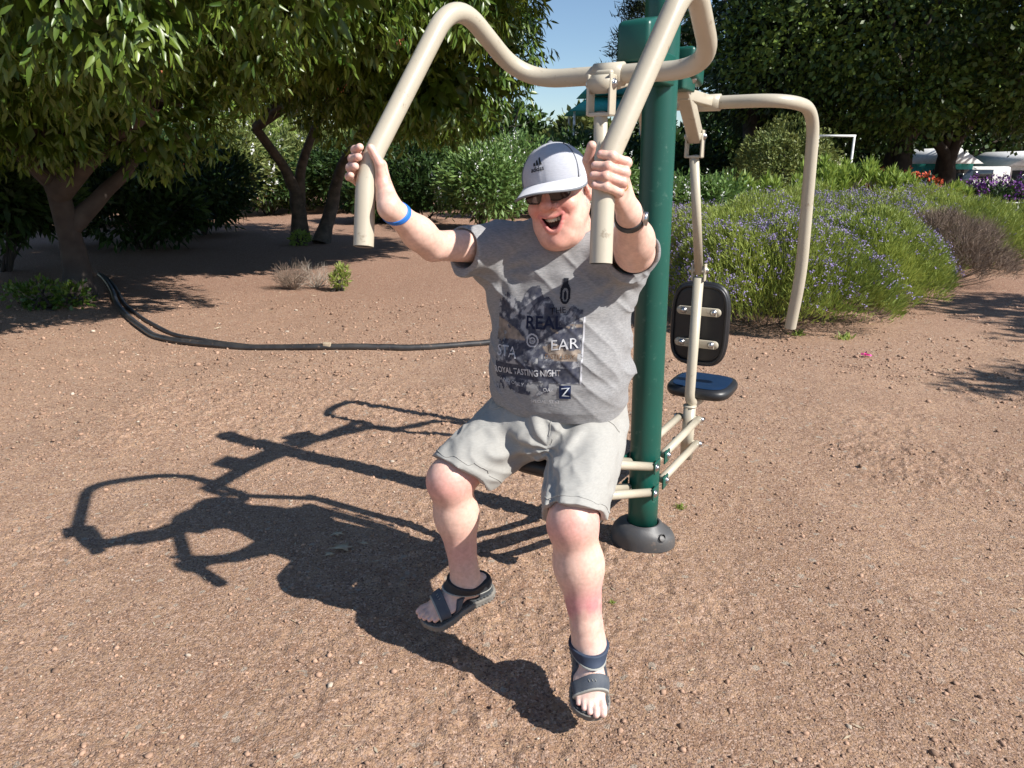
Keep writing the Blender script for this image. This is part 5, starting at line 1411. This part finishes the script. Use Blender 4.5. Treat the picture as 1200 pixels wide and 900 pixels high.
for x in (21.4, 23.8): V, F = tube([A3(x, 36.12, .33), A3(x, 36.4, .33)], .33, 24); mk('wheel', V, F, M['seat'], v_, smooth=False)
c_ = A3(4.6, 38, 0); t_ = thing('teal_canopy', 'teal roofed open canopy far behind the person beside the green pole', 'canopy', c_)
for z, w_ in ((4.1, 1.9), (4.9, 1.3)):
    V = [c_ + A3(sx * w_, sy * w_, z) for sx, sy in ((-1, -1), (1, -1), (1, 1), (-1, 1))] + [c_ + A3(sx * w_ * .45, sy * w_ * .45, z + .7) for sx, sy in ((-1, -1), (1, -1), (1, 1), (-1, 1))]
    mk('roof', V, np.array([[0, 1, 5, 4], [1, 2, 6, 5], [2, 3, 7, 6], [3, 0, 4, 7], [4, 5, 6, 7], [3, 2, 1, 0]]), M['teal'], t_)
for sx in (-1, 1):
    for sy in (-1, 1): V, F = tube([c_ + A3(sx * 1.6, sy * 1.6, 0), c_ + A3(sx * 1.6, sy * 1.6, 4.1)], .06, 8); mk('post', V, F, M['whitep'], t_)
for sx in (-1, 1): V, F = tube([c_ + A3(sx * .5, -.5, 4.79), c_ + A3(sx * .5, -.5, 4.93)], .05, 8); mk('bracket', V, F, M['whitep'], t_)

# ---------------------------------------------------------------- hoses, dry shrub, litter
def hose(pts, r, lab, name='hose'):
    P = fillet([A3(*gnd(u, v)[:2], 0) for u, v in pts], 5, 10)
    P = P[np.concatenate([[True], np.linalg.norm(np.diff(P, axis=0), axis=1) > 1e-4])]
    q = [P[0]]
    for a, b in zip(P, P[1:]):
        n = max(1, int(np.linalg.norm(b - a) / .12)); q += [a + (b - a) * i / n for i in range(1, n + 1)]
    P = np.array(q); P[:, 2] = gheight(P[:, 0], P[:, 1], P[:, 0] * 0 + .02) + r * .75 + .006 * vnoise(P * 1.7, 90); P[:, :2] += (.02 * vnoise(P * 1.1, 91))[:, None]
    V, F = tube(P, r, 12); o = mk(name, V, F, M['hose'], None, tuple(P[0]), smooth=True); tag(o, lab, 'hose', None); return o
hose([(118, 322), (134, 352), (152, 378), (190, 401), (255, 409), (385, 412), (480, 409), (590, 402), (700, 396)], .030, 'long black hose curving over the soil from the leaning trunk to behind the person')
hose([(122, 322), (140, 350), (163, 374), (200, 393), (250, 404), (330, 409.5)], .019, 'shorter black hose lying alongside the long one near the leaning trunk')
cB = gnd(384, 412); V, F = box(cB + UP * .06, A3(.035, 0, 0), A3(0, .02, 0), UP * .022, .006); o = mk('pale_chip', V, F, M['dryleaf'], None, tuple(cB)); tag(o, 'pale chip of wood lying on the black hose', 'wood chip')
c = gnd(345, 340); ds = thing('dry_shrub', 'low dry twiggy shrub on the soil in the tree shade', 'shrub', c); mb = MB()
for i in range(90):
    a = rng.random() * 6.28; d = A3(math.cos(a), math.sin(a) * .7, .5 + rng.random()); branches(mb, c, d, .11 + .11 * rng.random(), .004, 2, .7, 4)
mb.build('twigs', M['twig'], ds)
c = gnd(370, 338); ds = thing('dry_shrub', 'smaller pale dry shrub between the twiggy shrub and the fresh sprig', 'shrub', c); mb = MB()
for i in range(40):
    a = rng.random() * 6.28; d = A3(math.cos(a), math.sin(a) * .7, .4 + .7 * rng.random()); branches(mb, c, d, .10 + .12 * rng.random(), .004, 2, .7, 4)
mb.build('twigs', M['paletwig'], ds)
def weed(u, v, s, lab, mat='leafL', n=60):
    c = gnd(u, v); c[2] = gz(c[0], c[1]); t = tag(None, ) if False else None
    P = c + s * .5 * rng.normal(size=(n, 3)) * A3(1, 1, 0); D = A3(0, 0, .7) + .8 * rng.normal(size=(n, 3)); D[:, 2] = np.abs(D[:, 2])
    V, F, C = leaves(P, D, s * (.5 + rng.random(n)), s * .16 * np.ones(n), rng.random(n), 'rhomb'); o = link('weed', mesh_np('weed', V, F, False, C), M[mat], None, tuple(c)); tag(o, lab, 'weed', 'small weeds on the soil')
for a in ((717, 706, .010, 'tiny green weed on the soil right of the lowered shin'), (797, 592, .02, 'tiny green weed just right of the grey base cover'), (990, 397, .06, 'yellowish weed on the soil below the end of the rear handlebar'), (936, 392, .05, 'pale weed at the foot of the lavender below the handlebar end'), (640, 365, .02, 'tiny weed behind the person')): weed(*a, mat='leafL')
c = gnd(1015, 418); n = 14; V, F, C = leaves(c + A3(0, 0, .015) + .015 * rng.normal(size=(n, 3)) * A3(1, 1, .3), rdir(n) * A3(1, 1, .4), .03 * np.ones(n), .012 * np.ones(n), np.ones(n), 'rhomb'); o = mk('pink_blossom', V, F, M['pink'], None, tuple(c)); tag(o, 'single bright pink blossom lying on the soil', 'blossom')
def litter(us, lab_):
    for (u, v, s, lab) in us:
        c = gnd(u, v); c[2] = gz(c[0], c[1]) + .016; n = 7; a = rng.random() * 6.28
        pts = []; m = 11
        for i in range(m):
            t = 2 * math.pi * i / m; rr = s * (.45 + .55 * (i % 2)) * (.8 + .3 * rng.random()); pts.append(c + A3(math.cos(t + a) * rr, math.sin(t + a) * rr * .7, .006 * rng.random()))
        V = np.array(pts + [c + A3(0, 0, .006)]); F = np.array([[i, (i + 1) % m, m] for i in range(m)]); o = mk('dry_leaf', V, F, M['dryleaf'], None, tuple(c)); md = o.modifiers.new('t', 'SOLIDIFY'); md.thickness = .001
        tag(o, lab, 'leaf', lab_)
litter([(396, 632, .035, 'upper pale dry leaf in the middle of the person\'s shadow'), (402, 647, .055, 'largest ragged pale dry leaf in the middle of the person\'s shadow'), (386, 655, .03, 'lower left dry leaf of the cluster in the shadow'), (427, 643, .022, 'small dry leaf at the right of the cluster in the shadow')], 'pale dry leaves lying in the shadow')
# scattered chips and straws
n = 1500; Y = 1.2 + 9 * rng.random(n) ** 1.2; X = (rng.random(n) * 2 - 1) * (Y * .76 + .3); P = np.stack([X, Y, gheight(X, Y, X * 0) + .004], 1)
D = rng.normal(size=(n, 3)) * A3(1, 1, .12); Ls = (.010 + .035 * rng.random(n) ** 3) * np.clip(Y / 3, 1, 2); V, F, C = leaves(P, D, Ls, .0012 + .003 * rng.random(n) * np.clip(Y / 3, 1, 2), np.ones(n), 'rhomb', Nn=np.tile(A3(0, 0, 1), (n, 1)))
o = mk('leaf_litter', V, F, M['dryleaf']); tag(o, 'pale bits of straw and leaf scattered over the soil', 'leaf litter', kind='stuff')
